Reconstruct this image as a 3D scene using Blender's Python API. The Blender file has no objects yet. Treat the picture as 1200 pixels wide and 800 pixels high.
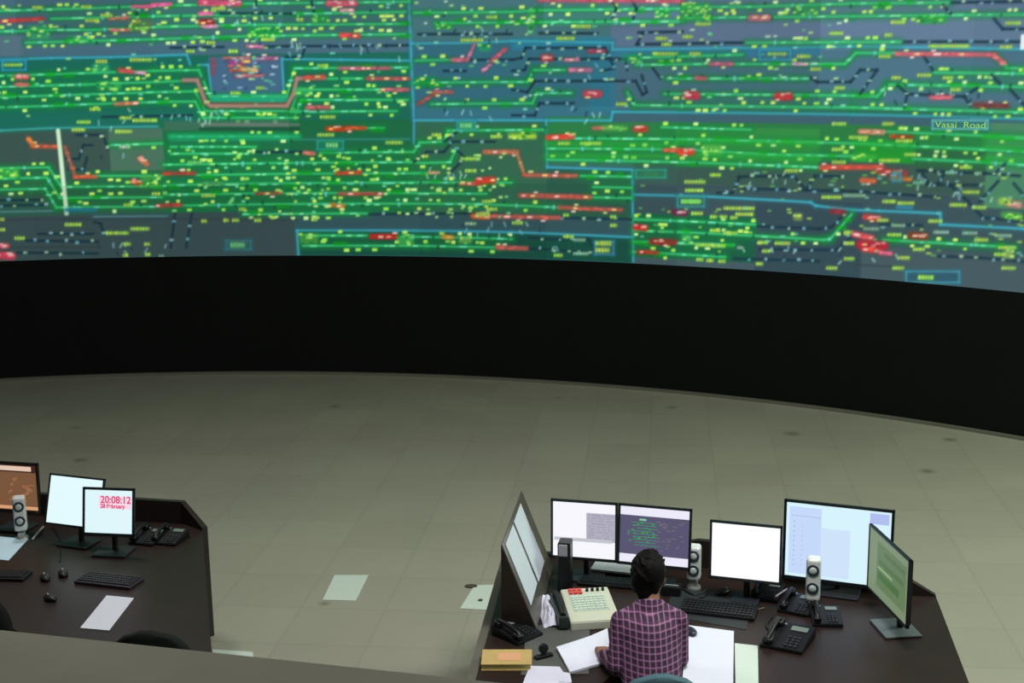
import bpy, bmesh, math, random
import numpy as np
from mathutils import Vector, Matrix

S = bpy.context.scene
COL = S.collection
R = math.radians
# ------------------------------------------------------------------ camera
CAM_H, FOC, PITCH, ROLL = 3.8, 1589.0, R(12.0), .015
fw = Vector((0, math.cos(PITCH), -math.sin(PITCH)))
r0 = Vector((1, 0, 0)); u0 = Vector((0, math.sin(PITCH), math.cos(PITCH)))
rt = (math.cos(ROLL) * r0 - math.sin(ROLL) * u0).normalized()
up = (math.sin(ROLL) * r0 + math.cos(ROLL) * u0).normalized()
cd = bpy.data.cameras.new('camera'); cam = bpy.data.objects.new('camera', cd); COL.objects.link(cam)
cam.matrix_world = Matrix((( rt.x, up.x, -fw.x, 0), (rt.y, up.y, -fw.y, 0), (rt.z, up.z, -fw.z, CAM_H), (0, 0, 0, 1)))
cd.sensor_width = 36; cd.lens = FOC / 1200 * 36; cd.clip_end = 200
S.camera = cam

# ------------------------------------------------------------------ world, lights, exposure
S.view_settings.view_transform = 'Standard'; S.view_settings.look = 'None'
S.view_settings.exposure = 0; S.view_settings.gamma = 1; S.view_settings.use_curve_mapping = False
w = bpy.data.worlds.new('hall_ambient'); S.world = w; w.use_nodes = True
w.node_tree.nodes['Background'].inputs[0].default_value = (.80, .82, .70, 1)
w.node_tree.nodes['Background'].inputs[1].default_value = .125

def area(name, loc, target, size, power, color, sy=None):
    l = bpy.data.lights.new(name, 'AREA'); l.energy = power; l.color = color; l.size = size
    if sy: l.shape = 'RECTANGLE'; l.size_y = sy
    o = bpy.data.objects.new(name, l); COL.objects.link(o); o.location = loc
    o.rotation_euler = (Vector(target) - Vector(loc)).to_track_quat('-Z', 'Y').to_euler()
    return o
area('ceiling_lamp_right', (7.4, 8.6, 5.7), (5.4, 8.8, 0), 2.4, 430, (.80, 1.0, .74))
area('ceiling_lamp_near', (1.4, 5.4, 5.6), (1.0, 7.2, 0), 1.4, 255, (1.0, .96, .93))
area('ceiling_lamp_left', (-3.4, 9.6, 5.8), (-1.8, 8.0, 0), .7, 95, (1.0, .95, .88))

# ------------------------------------------------------------------ helpers
def lin(c):
    c = c / 255.0
    return c / 12.92 if c <= .04045 else ((c + .055) / 1.055) ** 2.4
def rgb(r, g, b): return (lin(r), lin(g), lin(b), 1)

MATS = {}
def mat(name, col, rough=.5, metal=0, var=0.0, scale=20, spec=.5, emit=None, estr=1.0, coat=0, bump=0.0):
    if name in MATS: return MATS[name]
    m = bpy.data.materials.new(name); m.use_nodes = True; nt = m.node_tree; b = nt.nodes['Principled BSDF']
    b.inputs['Base Color'].default_value = rgb(*col); b.inputs['Roughness'].default_value = rough
    b.inputs['Metallic'].default_value = metal; b.inputs['Specular IOR Level'].default_value = spec
    b.inputs['Coat Weight'].default_value = coat
    if var > 0 or bump > 0:
        tc = nt.nodes.new('ShaderNodeTexCoord'); n = nt.nodes.new('ShaderNodeTexNoise')
        n.inputs['Scale'].default_value = scale; n.inputs['Detail'].default_value = 5
        nt.links.new(tc.outputs['Object'], n.inputs['Vector'])
        if var > 0:
            mx = nt.nodes.new('ShaderNodeMix'); mx.data_type = 'RGBA'
            mx.inputs[6].default_value = rgb(*[c * (1 - var) for c in col]); mx.inputs[7].default_value = rgb(*[min(255, c * (1 + var)) for c in col])
            nt.links.new(n.outputs['Fac'], mx.inputs[0]); nt.links.new(mx.outputs[2], b.inputs['Base Color'])
        if bump > 0:
            bp = nt.nodes.new('ShaderNodeBump'); bp.inputs['Strength'].default_value = bump; bp.inputs['Distance'].default_value = .01
            nt.links.new(n.outputs['Fac'], bp.inputs['Height']); nt.links.new(bp.outputs['Normal'], b.inputs['Normal'])
    if emit:
        b.inputs['Emission Color'].default_value = rgb(*emit); b.inputs['Emission Strength'].default_value = estr
        b.inputs['Base Color'].default_value = (.01, .01, .01, 1); b.inputs['Specular IOR Level'].default_value = .2
    MATS[name] = m; return m

def obj(name, bm, m, parent=None, loc=None, smooth=False):
    me = bpy.data.meshes.new(name); bmesh.ops.recalc_face_normals(bm, faces=bm.faces[:]) if bm.faces else None
    if smooth:
        for f in bm.faces: f.smooth = True
    bm.to_mesh(me); bm.free()
    for k in (m if isinstance(m, (list, tuple)) else [m]): me.materials.append(k)
    o = bpy.data.objects.new(name, me); COL.objects.link(o)
    if parent: o.parent = parent
    if loc: o.location = loc
    return o
def tag(o, label, cat, group=None):
    o['label'] = label; o['category'] = cat
    if group: o['group'] = group
    return o
def thing(name, label, cat, loc=(0, 0, 0), rz=0, group=None):
    o = bpy.data.objects.new(name, None); COL.objects.link(o); o.empty_display_size = .05
    o.location = loc; o.rotation_euler = (0, 0, rz); return tag(o, label, cat, group)
def struct(o): o['kind'] = 'structure'; return o
def dup(root, loc, rz, label, group=None):
    r = root.copy(); COL.objects.link(r); r.location = loc; r.rotation_euler = (0, 0, rz); r['label'] = label
    if group: r['group'] = group
    for ch in list(root.children):
        c = ch.copy(); COL.objects.link(c); c.parent = r
        for g in list(ch.children):
            d = g.copy(); COL.objects.link(d); d.parent = c
    return r
def box(bm, c, s, rot=None, bev=0, mi=0, seg=2):
    M = Matrix.Translation(c) @ (rot.to_4x4() if rot else Matrix()) @ Matrix.Diagonal((s[0], s[1], s[2], 1))
    before = set(bm.faces)
    r = bmesh.ops.create_cube(bm, size=1, matrix=M)
    if bev > 0:
        ed = list({e for v in r['verts'] for e in v.link_edges})
        bmesh.ops.bevel(bm, geom=ed, offset=bev, segments=seg, profile=.5, affect='EDGES')
    for f in bm.faces:
        if f not in before: f.material_index = mi
def cyl(bm, a, b, ra, rb=None, n=16, mi=0, caps=True):
    a = Vector(a); b = Vector(b); d = b - a; rb = ra if rb is None else rb
    q = d.to_track_quat('Z', 'Y').to_matrix().to_4x4()
    before = set(bm.faces)
    bmesh.ops.create_cone(bm, cap_ends=caps, segments=n, radius1=ra, radius2=rb, depth=d.length, matrix=Matrix.Translation((a + b) / 2) @ q)
    for f in bm.faces:
        if f not in before: f.material_index = mi
def sph(bm, c, r, s=(1, 1, 1), n=16, rot=None, mi=0):
    M = Matrix.Translation(c) @ (rot.to_4x4() if rot else Matrix()) @ Matrix.Diagonal((r * s[0], r * s[1], r * s[2], 1))
    before = set(bm.faces)
    bmesh.ops.create_uvsphere(bm, u_segments=n, v_segments=max(6, n * 2 // 3), radius=1, matrix=M)
    for f in bm.faces:
        if f not in before: f.material_index = mi
def prism(bm, pts, z0, z1, mi=0):
    """closed prism; pts = [(x,y)], z0/z1 numbers or lists per point"""
    n = len(pts); z0 = z0 if isinstance(z0, (list, tuple)) else [z0] * n; z1 = z1 if isinstance(z1, (list, tuple)) else [z1] * n
    lo = [bm.verts.new((p[0], p[1], z)) for p, z in zip(pts, z0)]; hi = [bm.verts.new((p[0], p[1], z)) for p, z in zip(pts, z1)]
    F = [bm.faces.new(lo[::-1]), bm.faces.new(hi)]
    for i in range(n):
        j = (i + 1) % n; F.append(bm.faces.new((lo[i], lo[j], hi[j], hi[i])))
    for f in F: f.material_index = mi
def tube(bm, pts, r, n=8, mi=0):
    pts = [Vector(p) for p in pts]; rings = []
    for i, p in enumerate(pts):
        d = (pts[min(i + 1, len(pts) - 1)] - pts[max(i - 1, 0)]).normalized()
        a = d.cross(Vector((0, 0, 1)));  a = a.normalized() if a.length > .01 else Vector((1, 0, 0)); b = d.cross(a)
        rr = r[i] if isinstance(r, (list, tuple)) else r
        rings.append([bm.verts.new(p + (a * math.cos(t) + b * math.sin(t)) * rr) for t in [2 * math.pi * k / n for k in range(n)]])
    for i in range(len(rings) - 1):
        for k in range(n):
            bm.faces.new((rings[i][k], rings[i][(k + 1) % n], rings[i + 1][(k + 1) % n], rings[i + 1][k])).material_index = mi
    bm.faces.new(rings[0][::-1]); bm.faces.new(rings[-1])
def spline(pts, n=6):
    pts = [Vector(p) for p in pts]; out = []
    for i in range(len(pts) - 1):
        p0 = pts[max(i - 1, 0)]; p1 = pts[i]; p2 = pts[i + 1]; p3 = pts[min(i + 2, len(pts) - 1)]
        for k in range(n):
            t = k / n
            out.append(.5 * ((2 * p1) + (-p0 + p2) * t + (2 * p0 - 5 * p1 + 4 * p2 - p3) * t * t + (-p0 + 3 * p1 - 3 * p2 + p3) * t ** 3))
    return out + [pts[-1]]
def P(px, py, z=0.0):
    """where the sight line measured at a photograph pixel meets the horizontal plane at height z"""
    d = fw * FOC + (px - 600) * rt + (400 - py) * up
    t = (z - CAM_H) / d.z
    return Vector((d.x * t, d.y * t, z))
DZ = .75   # desk height

# ------------------------------------------------------------------ materials of the setting
def floor_material():
    m = bpy.data.materials.new('vitrified_floor_tiles'); m.use_nodes = True; nt = m.node_tree; b = nt.nodes['Principled BSDF']
    N = nt.nodes.new; L = nt.links.new
    tc = N('ShaderNodeTexCoord'); mp = N('ShaderNodeMapping'); mp.inputs['Rotation'].default_value = (0, 0, R(6.5))
    L(tc.outputs['Object'], mp.inputs['Vector'])
    sx = N('ShaderNodeSeparateXYZ'); L(mp.outputs['Vector'], sx.inputs[0])
    def seam(out, off):
        a = N('ShaderNodeMath'); a.operation = 'ADD'; a.inputs[1].default_value = off; L(out, a.inputs[0])
        d = N('ShaderNodeMath'); d.operation = 'DIVIDE'; d.inputs[1].default_value = .6; L(a.outputs[0], d.inputs[0])
        f = N('ShaderNodeMath'); f.operation = 'FRACT'; L(d.outputs[0], f.inputs[0])
        s = N('ShaderNodeMath'); s.operation = 'SUBTRACT'; s.inputs[1].default_value = .5; L(f.outputs[0], s.inputs[0])
        c = N('ShaderNodeMath'); c.operation = 'ABSOLUTE'; L(s.outputs[0], c.inputs[0])
        g = N('ShaderNodeMapRange'); g.inputs[1].default_value = .484; g.inputs[2].default_value = .498; L(c.outputs[0], g.inputs[0])
        fl = N('ShaderNodeMath'); fl.operation = 'FLOOR'; L(d.outputs[0], fl.inputs[0])
        return g.outputs[0], fl.outputs[0]
    gx, fx = seam(sx.outputs[0], .12); gy, fy = seam(sx.outputs[1], .26)
    mxm = N('ShaderNodeMath'); mxm.operation = 'MAXIMUM'; L(gx, mxm.inputs[0]); L(gy, mxm.inputs[1])
    cb = N('ShaderNodeCombineXYZ'); L(fx, cb.inputs[0]); L(fy, cb.inputs[1])
    wn = N('ShaderNodeTexWhiteNoise'); L(cb.outputs[0], wn.inputs['Vector'])
    n1 = N('ShaderNodeTexNoise'); n1.inputs['Scale'].default_value = 1.1; n1.inputs['Detail'].default_value = 6; L(tc.outputs['Object'], n1.inputs['Vector'])
    mx = N('ShaderNodeMix'); mx.data_type = 'RGBA'; mx.inputs[6].default_value = rgb(142, 138, 127); mx.inputs[7].default_value = rgb(156, 152, 140)
    av = N('ShaderNodeMath'); av.operation = 'MULTIPLY_ADD'; av.inputs[1].default_value = .35; L(wn.outputs['Value'], av.inputs[0])
    hv = N('ShaderNodeMath'); hv.operation = 'MULTIPLY'; hv.inputs[1].default_value = .8; L(n1.outputs['Fac'], hv.inputs[0]); L(hv.outputs[0], av.inputs[2])
    L(av.outputs[0], mx.inputs[0])
    g2 = N('ShaderNodeMix'); g2.data_type = 'RGBA'; g2.inputs[7].default_value = rgb(112, 106, 96)
    k = N('ShaderNodeMath'); k.operation = 'MULTIPLY'; k.inputs[1].default_value = .3; L(mxm.outputs[0], k.inputs[0]); L(k.outputs[0], g2.inputs[0]); L(mx.outputs[2], g2.inputs[6])
    cur = g2.outputs[2]
    # scuffs and stains with shapes of their own
    for (px, py, r, q) in [(94, 539, .05, .75), (88, 501, .04, .5), (392, 476, .045, .6), (787, 477, .05, .6), (928, 508, .06, .65), (1113, 515, .05, .8), (1087, 552, .05, .8), (654, 466, .04, .4), (380, 707, .03, .7)]:
        p = P(px, py)
        vd = N('ShaderNodeVectorMath'); vd.operation = 'DISTANCE'; vd.inputs[1].default_value = (p.x, p.y, 0); L(tc.outputs['Object'], vd.inputs[0])
        mr = N('ShaderNodeMapRange'); mr.inputs[1].default_value = r * .4; mr.inputs[2].default_value = r * 1.9; mr.inputs[3].default_value = q * .6; mr.inputs[4].default_value = 0; L(vd.outputs['Value'], mr.inputs[0])
        mm = N('ShaderNodeMix'); mm.data_type = 'RGBA'; mm.inputs[7].default_value = rgb(50, 46, 40); L(mr.outputs[0], mm.inputs[0]); L(cur, mm.inputs[6]); cur = mm.outputs[2]
    L(cur, b.inputs['Base Color'])
    rr = N('ShaderNodeMapRange'); rr.inputs[3].default_value = .2; rr.inputs[4].default_value = .36; L(n1.outputs['Fac'], rr.inputs[0]); L(rr.outputs[0], b.inputs['Roughness'])
    b.inputs['Specular IOR Level'].default_value = .35
    return m

# ------------------------------------------------------------------ floor
bm = bmesh.new(); prism(bm, [(-12, 1.0), (14, 1.0), (14, 18), (-12, 18)], -.1, 0); struct(obj('floor', bm, floor_material()))

# curved front wall: centre and radius measured from the floor line
WC = Vector((-3.913, 2.705)); WR = 13.535; ZB = 1.458
def on_arc(s, z, dr=0.0):
    th = s / WR; return Vector((WC.x + (WR + dr) * math.sin(th), WC.y + (WR + dr) * math.cos(th), z))
def arc_slab(bm, s0, s1, za, zb, r0_, r1_, n=None, mi=0):
    n = n or max(2, int((s1 - s0) / .2)); prev = None
    for i in range(n + 1):
        s = s0 + (s1 - s0) * i / n
        v = [bm.verts.new(on_arc(s, z, dr)) for z, dr in ((za, r0_), (zb, r0_), (zb, r1_), (za, r1_))]
        if prev:
            for a in range(4): bm.faces.new((prev[a], prev[(a + 1) % 4], v[(a + 1) % 4], v[a])).material_index = mi
        else: bm.faces.new(v)
        prev = v
    bm.faces.new(prev[::-1])
SA, SB = -4.9, 12.6
bm = bmesh.new(); arc_slab(bm, SA, SB, 0, ZB - .004, 0, .5, 90)
struct(obj('wall_front', bm, mat('black_wall_cladding', (14, 17, 17), .6, var=.12, scale=3, spec=.12)))
bm = bmesh.new(); arc_slab(bm, SA, SB, 0.001, .03, -.045, 0, 90)
struct(obj('baseboard_front', bm, mat('grey_skirting', (98, 98, 88), .5)))
bm = bmesh.new(); arc_slab(bm, SA, SB, 5.82, 7.0, -.02, .5, 90)
struct(obj('wall_upper', bm, MATS['black_wall_cladding']))

# near parapet of the gallery the photograph is taken from
a = P(0, 738, 2.9); b = P(560, 797, 2.9); d = (b - a).normalized(); nrm = Vector((d.y, -d.x, 0))
p0 = a - d * 2.2; p1 = b + d * 2.2
bm = bmesh.new(); prism(bm, [p0.xy, p1.xy, (p1 + nrm * .32).xy, (p0 + nrm * .32).xy], 2.86, 2.9)
prism(bm, [(p0 + nrm * .02).xy, (p1 + nrm * .02).xy, (p1 + nrm * .3).xy, (p0 + nrm * .3).xy], 0.0, 2.86)
o = struct(obj('wall_gallery_parapet', bm, mat('grey_stone_coping', (120, 120, 104), .6, var=.08, scale=9, bump=.1)))

# ------------------------------------------------------------------ the video wall: picture rasterised in wall metres
PITCH_M = .0135
PW, PH = 1.545, .873
S0 = -.25 - 3 * PW + .02; NPX = 10; NPZ = 5
CW = int(round(NPX * PW / PITCH_M)); CH = int(round(NPZ * PH / PITCH_M))
px_s = NPX * PW / CW; px_z = NPZ * PH / CH
canvas = np.zeros((CH + 1, CW + 1, 3), np.float32)
def WS(px, py):
    """photograph pixel -> metres along the wall, metres above the screen's foot"""
    d = fw * FOC + (px - 600) * rt + (400 - py) * up
    o = Vector((0, 0, CAM_H)); ox, oy = -WC.x, -WC.y
    A = d.x ** 2 + d.y ** 2; B = 2 * (ox * d.x + oy * d.y); Cc = ox * ox + oy * oy - WR * WR
    t = (-B + math.sqrt(B * B - 4 * A * Cc)) / (2 * A)
    x, y, z = d.x * t - WC.x, d.y * t - WC.y, CAM_H + d.z * t
    return (WR * math.atan2(x, y) - S0) / px_s, (z - ZB) / px_z
def line(pts, col, wd=2.0, al=1.0, soft=.7):
    q = [WS(x, y) for x, y in pts]; hw = wd / 2
    cf = np.array(col, np.float32)
    for (x0, y0), (x1, y1) in zip(q, q[1:]):
        e = hw + soft + 1
        ax, bx = int(max(0, min(x0, x1) - e)), int(min(CW, max(x0, x1) + e)); ay, by = int(max(0, min(y0, y1) - e)), int(min(CH, max(y0, y1) + e))
        if bx < ax or by < ay: continue
        X, Y = np.meshgrid(np.arange(ax, bx + 1), np.arange(ay, by + 1))
        dx, dy = x1 - x0, y1 - y0; l2 = dx * dx + dy * dy + 1e-6
        t = np.clip(((X - x0) * dx + (Y - y0) * dy) / l2, 0, 1)
        D = np.hypot(X - x0 - t * dx, Y - y0 - t * dy)
        A = np.clip((hw + soft - D) / (2 * soft), 0, 1)[..., None] * al
        canvas[ay:by + 1, ax:bx + 1] = canvas[ay:by + 1, ax:bx + 1] * (1 - A) + cf * A
def rect(x0, y0, x1, y1, col, al=1.0, soft=1.0):
    (a, b), (c, d) = WS(x0, (y0 + y1) / 2), WS(x1, (y0 + y1) / 2)
    _, t0 = WS((x0 + x1) / 2, y1); _, t1 = WS((x0 + x1) / 2, y0)
    ax, bx = int(max(0, a - soft - 1)), int(min(CW, c + soft + 1)); ay, by = int(max(0, t0 - soft - 1)), int(min(CH, t1 + soft + 1))
    if bx < ax or by < ay: return
    X, Y = np.meshgrid(np.arange(ax, bx + 1), np.arange(ay, by + 1))
    A = np.clip((X - a) / soft + .5, 0, 1) * np.clip((c - X) / soft + .5, 0, 1) * np.clip((Y - t0) / soft + .5, 0, 1) * np.clip((t1 - Y) / soft + .5, 0, 1)
    A = A[..., None] * al
    canvas[ay:by + 1, ax:bx + 1] = canvas[ay:by + 1, ax:bx + 1] * (1 - A) + np.array(col, np.float32) * A
def zone(pts, ylo, col, al=1.0):
    """area between a polyline and its copy dropped to ylo"""
    for (x0, y0), (x1, y1) in zip(pts, pts[1:]):
        n = max(1, int(abs(x1 - x0) / 12))
        for i in range(n):
            t = (i + .5) / n; xa = x0 + (x1 - x0) * i / n; xb = x0 + (x1 - x0) * (i + 1) / n
            rect(xa, y0 + (y1 - y0) * t, xb, ylo, col, al, .6)
rnd = random.Random(7)
def blob(x, y, wd, h, col, al=.95): rect(x - wd / 2, y - h / 2, x + wd / 2, y + h / 2, col, al, 1.15)
def words(x, y, wd, h=3, col=(190, 228, 90)):
    """a caption too small to read: a row of uneven letter strokes"""
    h *= 1.3; rect(x, y - h * .7, x + wd, y + h * .7, (70, 130, 50), .55, 2)
    c = x
    while c < x + wd - 1:
        k = rnd.uniform(2.0, 3.2); hh = h * rnd.uniform(.8, 1.05)
        rect(c, y - hh / 2, min(c + k, x + wd), y + hh / 2, [v * rnd.uniform(.86, 1.05) for v in col], .9, 1.3); c += k + .8
def reach(pts):
    # the diagram runs on past what the photograph shows
    pts = list(pts)
    if pts[0][0] <= -20: pts[0] = (-230, pts[0][1] + 6)
    if pts[-1][0] >= 1225: pts[-1] = (1480, pts[-1][1] + (pts[-1][1] - 60) * .12)
    return pts
def track(pts, wide=7.0, dens=1.0, col=(54, 184, 110), halo=(12, 122, 52), lab=True, hal=.55):
    pts = reach(pts); line(pts, halo, wide, hal, 2.2)
    line(pts, col, 1.8, .95)
    if not lab: return
    for (x0, y0), (x1, y1) in zip(pts, pts[1:]):
        L = math.hypot(x1 - x0, y1 - y0); s = rnd.uniform(3, 14)
        while s < L:
            t = s / L; x = x0 + (x1 - x0) * t; y = y0 + (y1 - y0) * t; k = rnd.random()
            if k < .40: blob(x, y + rnd.choice([-5, -4.5, 4.5, 5]), rnd.uniform(4, 6.5), rnd.uniform(3.0, 4.2), rnd.choice([(186, 236, 96), (206, 242, 110), (160, 232, 90), (210, 246, 160)]))
            elif k < .72: blob(x, y, rnd.uniform(4, 9), 1.8, rnd.choice([(110, 230, 170), (150, 236, 180), (120, 220, 200)]), .85)
            elif k < .80: blob(x, y + rnd.uniform(-4, 4), rnd.uniform(2, 3), rnd.uniform(3, 5), (10, 60, 50), .7)
            elif k < .88: blob(x, y + rnd.uniform(-3, 3), rnd.uniform(8, 18), 5, (0, 150, 20), .55)
            elif k < .93: blob(x, y, rnd.uniform(2, 3), rnd.uniform(4, 6), (120, 200, 220), .7)
            s += rnd.uniform(5, 15) / dens
def dark(pts, wd=2.1, col=(14, 44, 58), al=.85, lab=True):
    pts = reach(pts); line(pts, col, wd, al)
    if not lab: return
    for (x0, y0), (x1, y1) in zip(pts, pts[1:]):
        L = math.hypot(x1 - x0, y1 - y0); s = rnd.uniform(6, 18)
        while s < L:
            t = s / L; blob(x0 + (x1 - x0) * t, y0 + (y1 - y0) * t + rnd.uniform(-1.5, 1.5), rnd.uniform(2.5, 5), rnd.uniform(2.2, 4), rnd.choice([(150, 200, 205), (180, 220, 170), (120, 180, 200)]), .75)
            s += rnd.uniform(10, 28)
def red(pts, wd=3.4, col=(205, 85, 88), al=.9):
    wd *= .74; line(pts, (110, 50, 45), wd + 2, .35, 1.8); line(pts, col, wd, al * .9, 1)
    (x0, y0), (x1, y1) = pts[0], pts[-1]
    for _ in range(int(3 + abs(x1 - x0) / 5)):
        t = rnd.random(); k = rnd.uniform(.75, 1.25); blob(x0 + (x1 - x0) * t, y0 + (y1 - y0) * t + rnd.uniform(-.45, .45) * wd, rnd.uniform(3, 7), rnd.uniform(1.4, 2.6), [min(255, v * k) for v in col], .8)
    if wd > 4: 
        for _ in range(3): t = rnd.random(); blob(x0 + (x1 - x0) * t, y0 + (y1 - y0) * t + rnd.uniform(-.6, .2) * wd, rnd.uniform(4, 7), 2.2, (232, 190, 180), .7)
    (x0, y0), (x1, y1) = pts[0], pts[-1]
    if abs(x1 - x0) > 12:
        for _ in range(int(abs(x1 - x0) / 14)): t = rnd.random(); blob(x0 + (x1 - x0) * t, y0 + (y1 - y0) * t + rnd.choice([0, 0, -4, 4]), rnd.uniform(4, 6), 2.3, rnd.choice([(240, 200, 190), (225, 215, 130)]))
def cyan(pts, wd=2.0, col=(58, 165, 185), al=.95):
    pts = reach(pts); wd *= .78; line(pts, (30, 100, 112), wd + 3, .35, 1.8); line(pts, col, wd, al * .9)
def frame(x0, y0, x1, y1, col=(60, 170, 170), fill=None):
    if fill: rect(x0, y0, x1, y1, fill, .9)
    cyan([(x0, y0), (x1, y0), (x1, y1), (x0, y1), (x0, y0)], 1.6, col)

# background areas of the diagram
canvas[:] = (60, 96, 100)
for x0, y0, x1, y1, c in [
    (-200, -80, 482, 68, (66, 100, 116)), (-200, 66, 482, 155, (20, 98, 82)), (480, -80, 720, 50, (66, 112, 118)), (480, 50, 720, 141, (48, 104, 122)),
    (716, -80, 1600, 57, (88, 112, 138)), (716, 57, 1600, 132, (66, 104, 122)), (640, 141, 1600, 200, (36, 116, 62)), (718, 131, 1600, 149, (56, 90, 104)),
    (484, 141, 640, 272, (44, 96, 72)), (640, 197, 742, 277, (34, 84, 66)), (-200, 153, 192, 255, (42, 84, 66)), (190, 141, 484, 258, (20, 100, 62)),
    (-200, 252, 348, 330, (52, 72, 74)), (348, 252, 742, 330, (44, 78, 84)), (742, 196, 1600, 232, (52, 82, 74)), (742, 232, 1600, 360, (50, 74, 80)),
    (742, 300, 1600, 380, (60, 80, 86)), (0, 42, 26, 66, (78, 104, 118)), (350, 273, 742, 301, (10, 72, 58)), (742, 252, 890, 304, (14, 84, 60)),
    (1000, 164, 1072, 190, (24, 140, 40)), (885, 235, 1010, 330, (44, 66, 76)), (1155, 150, 1700, 262, (66, 122, 92)), (1072, 176, 1155, 200, (44, 84, 62)),
    (0, 155, 128, 200, (52, 76, 70)), (128, 150, 192, 200, (66, 104, 84)), (792, 150, 960, 196, (44, 132, 62)), (570, 180, 640, 215, (46, 96, 72))]:
    rect(x0, y0, x1, y1, c, 1, 1.5)
rect(600, 44, 718, 57, (38, 128, 158), .8, 4); rect(720, 57, 960, 66, (38, 122, 158), .75, 4); rect(245, 66, 333, 110, (62, 98, 128)); rect(690, 60, 722, 130, (36, 116, 140), .6, 4)

# blue outlines between districts
for c in [[(-30, 71), (0, 70), (60, 68), (130, 67), (219, 64), (223, 76)], [(235, 76), (244, 76), (248, 111), (333, 111), (330, 69), (400, 70), (480, 71)],
          [(478, -40), (479, 0), (485, 141), (485, 168)], [(481, 51), (560, 50), (600, 48), (718, 50), (718, 58), (800, 57), (960, 55), (1000, 54), (1160, 57), (1260, 60)],
          [(485, 141), (640, 141), (716, 141), (718, 131), (1000, 134), (1200, 139), (1300, 142)], [(640, 141), (641, 196), (741, 199), (742, 306)],
          [(742, 228), (825, 230), (950, 237), (956, 241), (1000, 246), (1030, 247), (1102, 250), (1102, 263), (1200, 268), (1300, 274)],
          [(350, 300), (348, 270), (600, 272), (742, 278)]]: cyan(c, 2.3)
cyan([(-30, 155), (0, 153), (60, 150), (185, 148)], 2, (60, 160, 150)); cyan([(110, 254), (196, 253)], 1.8, (90, 130, 130)); cyan([(-20, 249), (62, 247)], 1.8, (95, 130, 135)); cyan([(200, 165), (480, 163)], 1.6, (60, 150, 120), .7)

# green tracks, upper left
for g in [[(-40, 13), (60, 11), (180, 7), (300, 4), (480, 2)], [(60, 22), (180, 19), (350, 16), (475, 14)], [(-40, 38), (60, 35), (110, 35), (200, 31), (300, 29), (475, 28)],
          [(30, 50), (180, 46), (300, 42), (475, 40)], [(-40, 90), (60, 87), (180, 83), (233, 82), (246, 113), (336, 113), (345, 80), (478, 79)],
          [(-40, 103), (60, 100), (100, 99), (212, 95)], [(380, 92), (425, 92)], [(-40, 115), (60, 112), (180, 108), (229, 107), (240, 130), (341, 130), (350, 105), (445, 105)],
          [(-40, 127), (60, 124), (105, 122), (200, 119), (229, 119), (238, 138), (345, 138), (353, 117), (478, 117)], [(340, 131), (465, 130)],
          [(200, 160), (350, 160)], [(425, 150), (450, 150)], [(200, 180), (290, 180)], [(375, 179), (485, 178), (492, 167), (520, 166), (525, 153), (640, 152)],
          [(192, 193), (480, 190), (497, 191), (527, 190), (533, 178)], [(230, 205), (485, 203), (515, 202)], [(192, 217), (540, 214), (600, 214)], [(192, 228), (570, 227)],
          [(205, 241), (560, 239), (655, 243)], [(285, 251), (430, 250)], [(-30, 197), (57, 196), (72, 219), (190, 218)], [(-30, 210), (55, 208), (70, 232), (190, 231)],
          [(-30, 223), (53, 221), (66, 243), (190, 242)], [(110, 206), (190, 206)], [(130, 170), (190, 168)],
          # upper middle
          [(485, 15), (600, 14), (632, 12)], [(510, 27), (632, 26)], [(632, 12), (800, 10)], [(632, 26), (800, 25)], [(487, 71), (530, 70)], [(485, 97), (600, 96), (618, 96), (626, 82), (662, 82)],
          [(505, 122), (624, 121), (629, 109), (670, 109)], [(740, 68), (800, 66), (870, 64)], [(745, 76), (830, 75)], [(860, 75), (990, 75), (1003, 62), (1050, 62)], [(782, 92), (945, 92)],
          [(735, 108), (743, 123), (800, 124), (1000, 126), (1300, 133)], [(778, 110), (1000, 112), (1028, 113), (1040, 99), (1300, 103)], [(800, 8), (880, 8), (1000, 4), (1115, 3)],
          [(800, 21), (1000, 19), (1300, 18)], [(875, 50), (1055, 49)], [(1168, 66), (1180, 80), (1300, 81)], [(1095, 85), (1300, 87)],
          # middle right
          [(775, 149), (880, 152)], [(640, 162), (800, 163), (1000, 168), (1072, 171)], [(641, 174), (800, 175), (900, 181), (1000, 183)], [(641, 187), (800, 190), (960, 196)], [(1030, 154), (1300, 163)], [(1070, 171), (1300, 180)], [(1070, 186), (1300, 194)],
          [(680, 206), (740, 207)], [(695, 219), (740, 220)], [(690, 231), (740, 232)], [(355, 276), (430, 276)], [(470, 277), (600, 280)], [(355, 288), (500, 288), (585, 290)],
          [(742, 257), (800, 259), (885, 263)], [(742, 270), (800, 272), (965, 281), (973, 280), (998, 251)], [(742, 283), (860, 287)], [(742, 295), (850, 301)], [(1035, 281), (1190, 290)],
          [(-30, 173), (30, 173)][:0] or [(200, 172), (300, 172)]]:
    track(g, 7.5 if g[0][1] > 76 else 6)
rect(192, 119 + 22, 340, 152, (62, 100, 84), .75, 2); line([(235, 146), (350, 146)], (105, 112, 104), 2.4, .8); line([(235, 151), (350, 151)], (20, 70, 48), 3, .8); line([(200, 160), (350, 160)], (18, 150, 96), 6, .6)
for p in [[(250, 117), (336, 117)]]: line(p, (25, 160, 120), 5, .9)
for p in [[(1000, 168), (1070, 170)], [(792, 165), (960, 168)], [(792, 180), (960, 186)], [(1155, 162), (1300, 166)], [(1155, 172), (1300, 176)], [(1155, 185), (1300, 190)], [(640, 168), (792, 170)], [(640, 182), (790, 184)]]: line(p, (30, 165, 50), 4, .55, 2)
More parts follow.
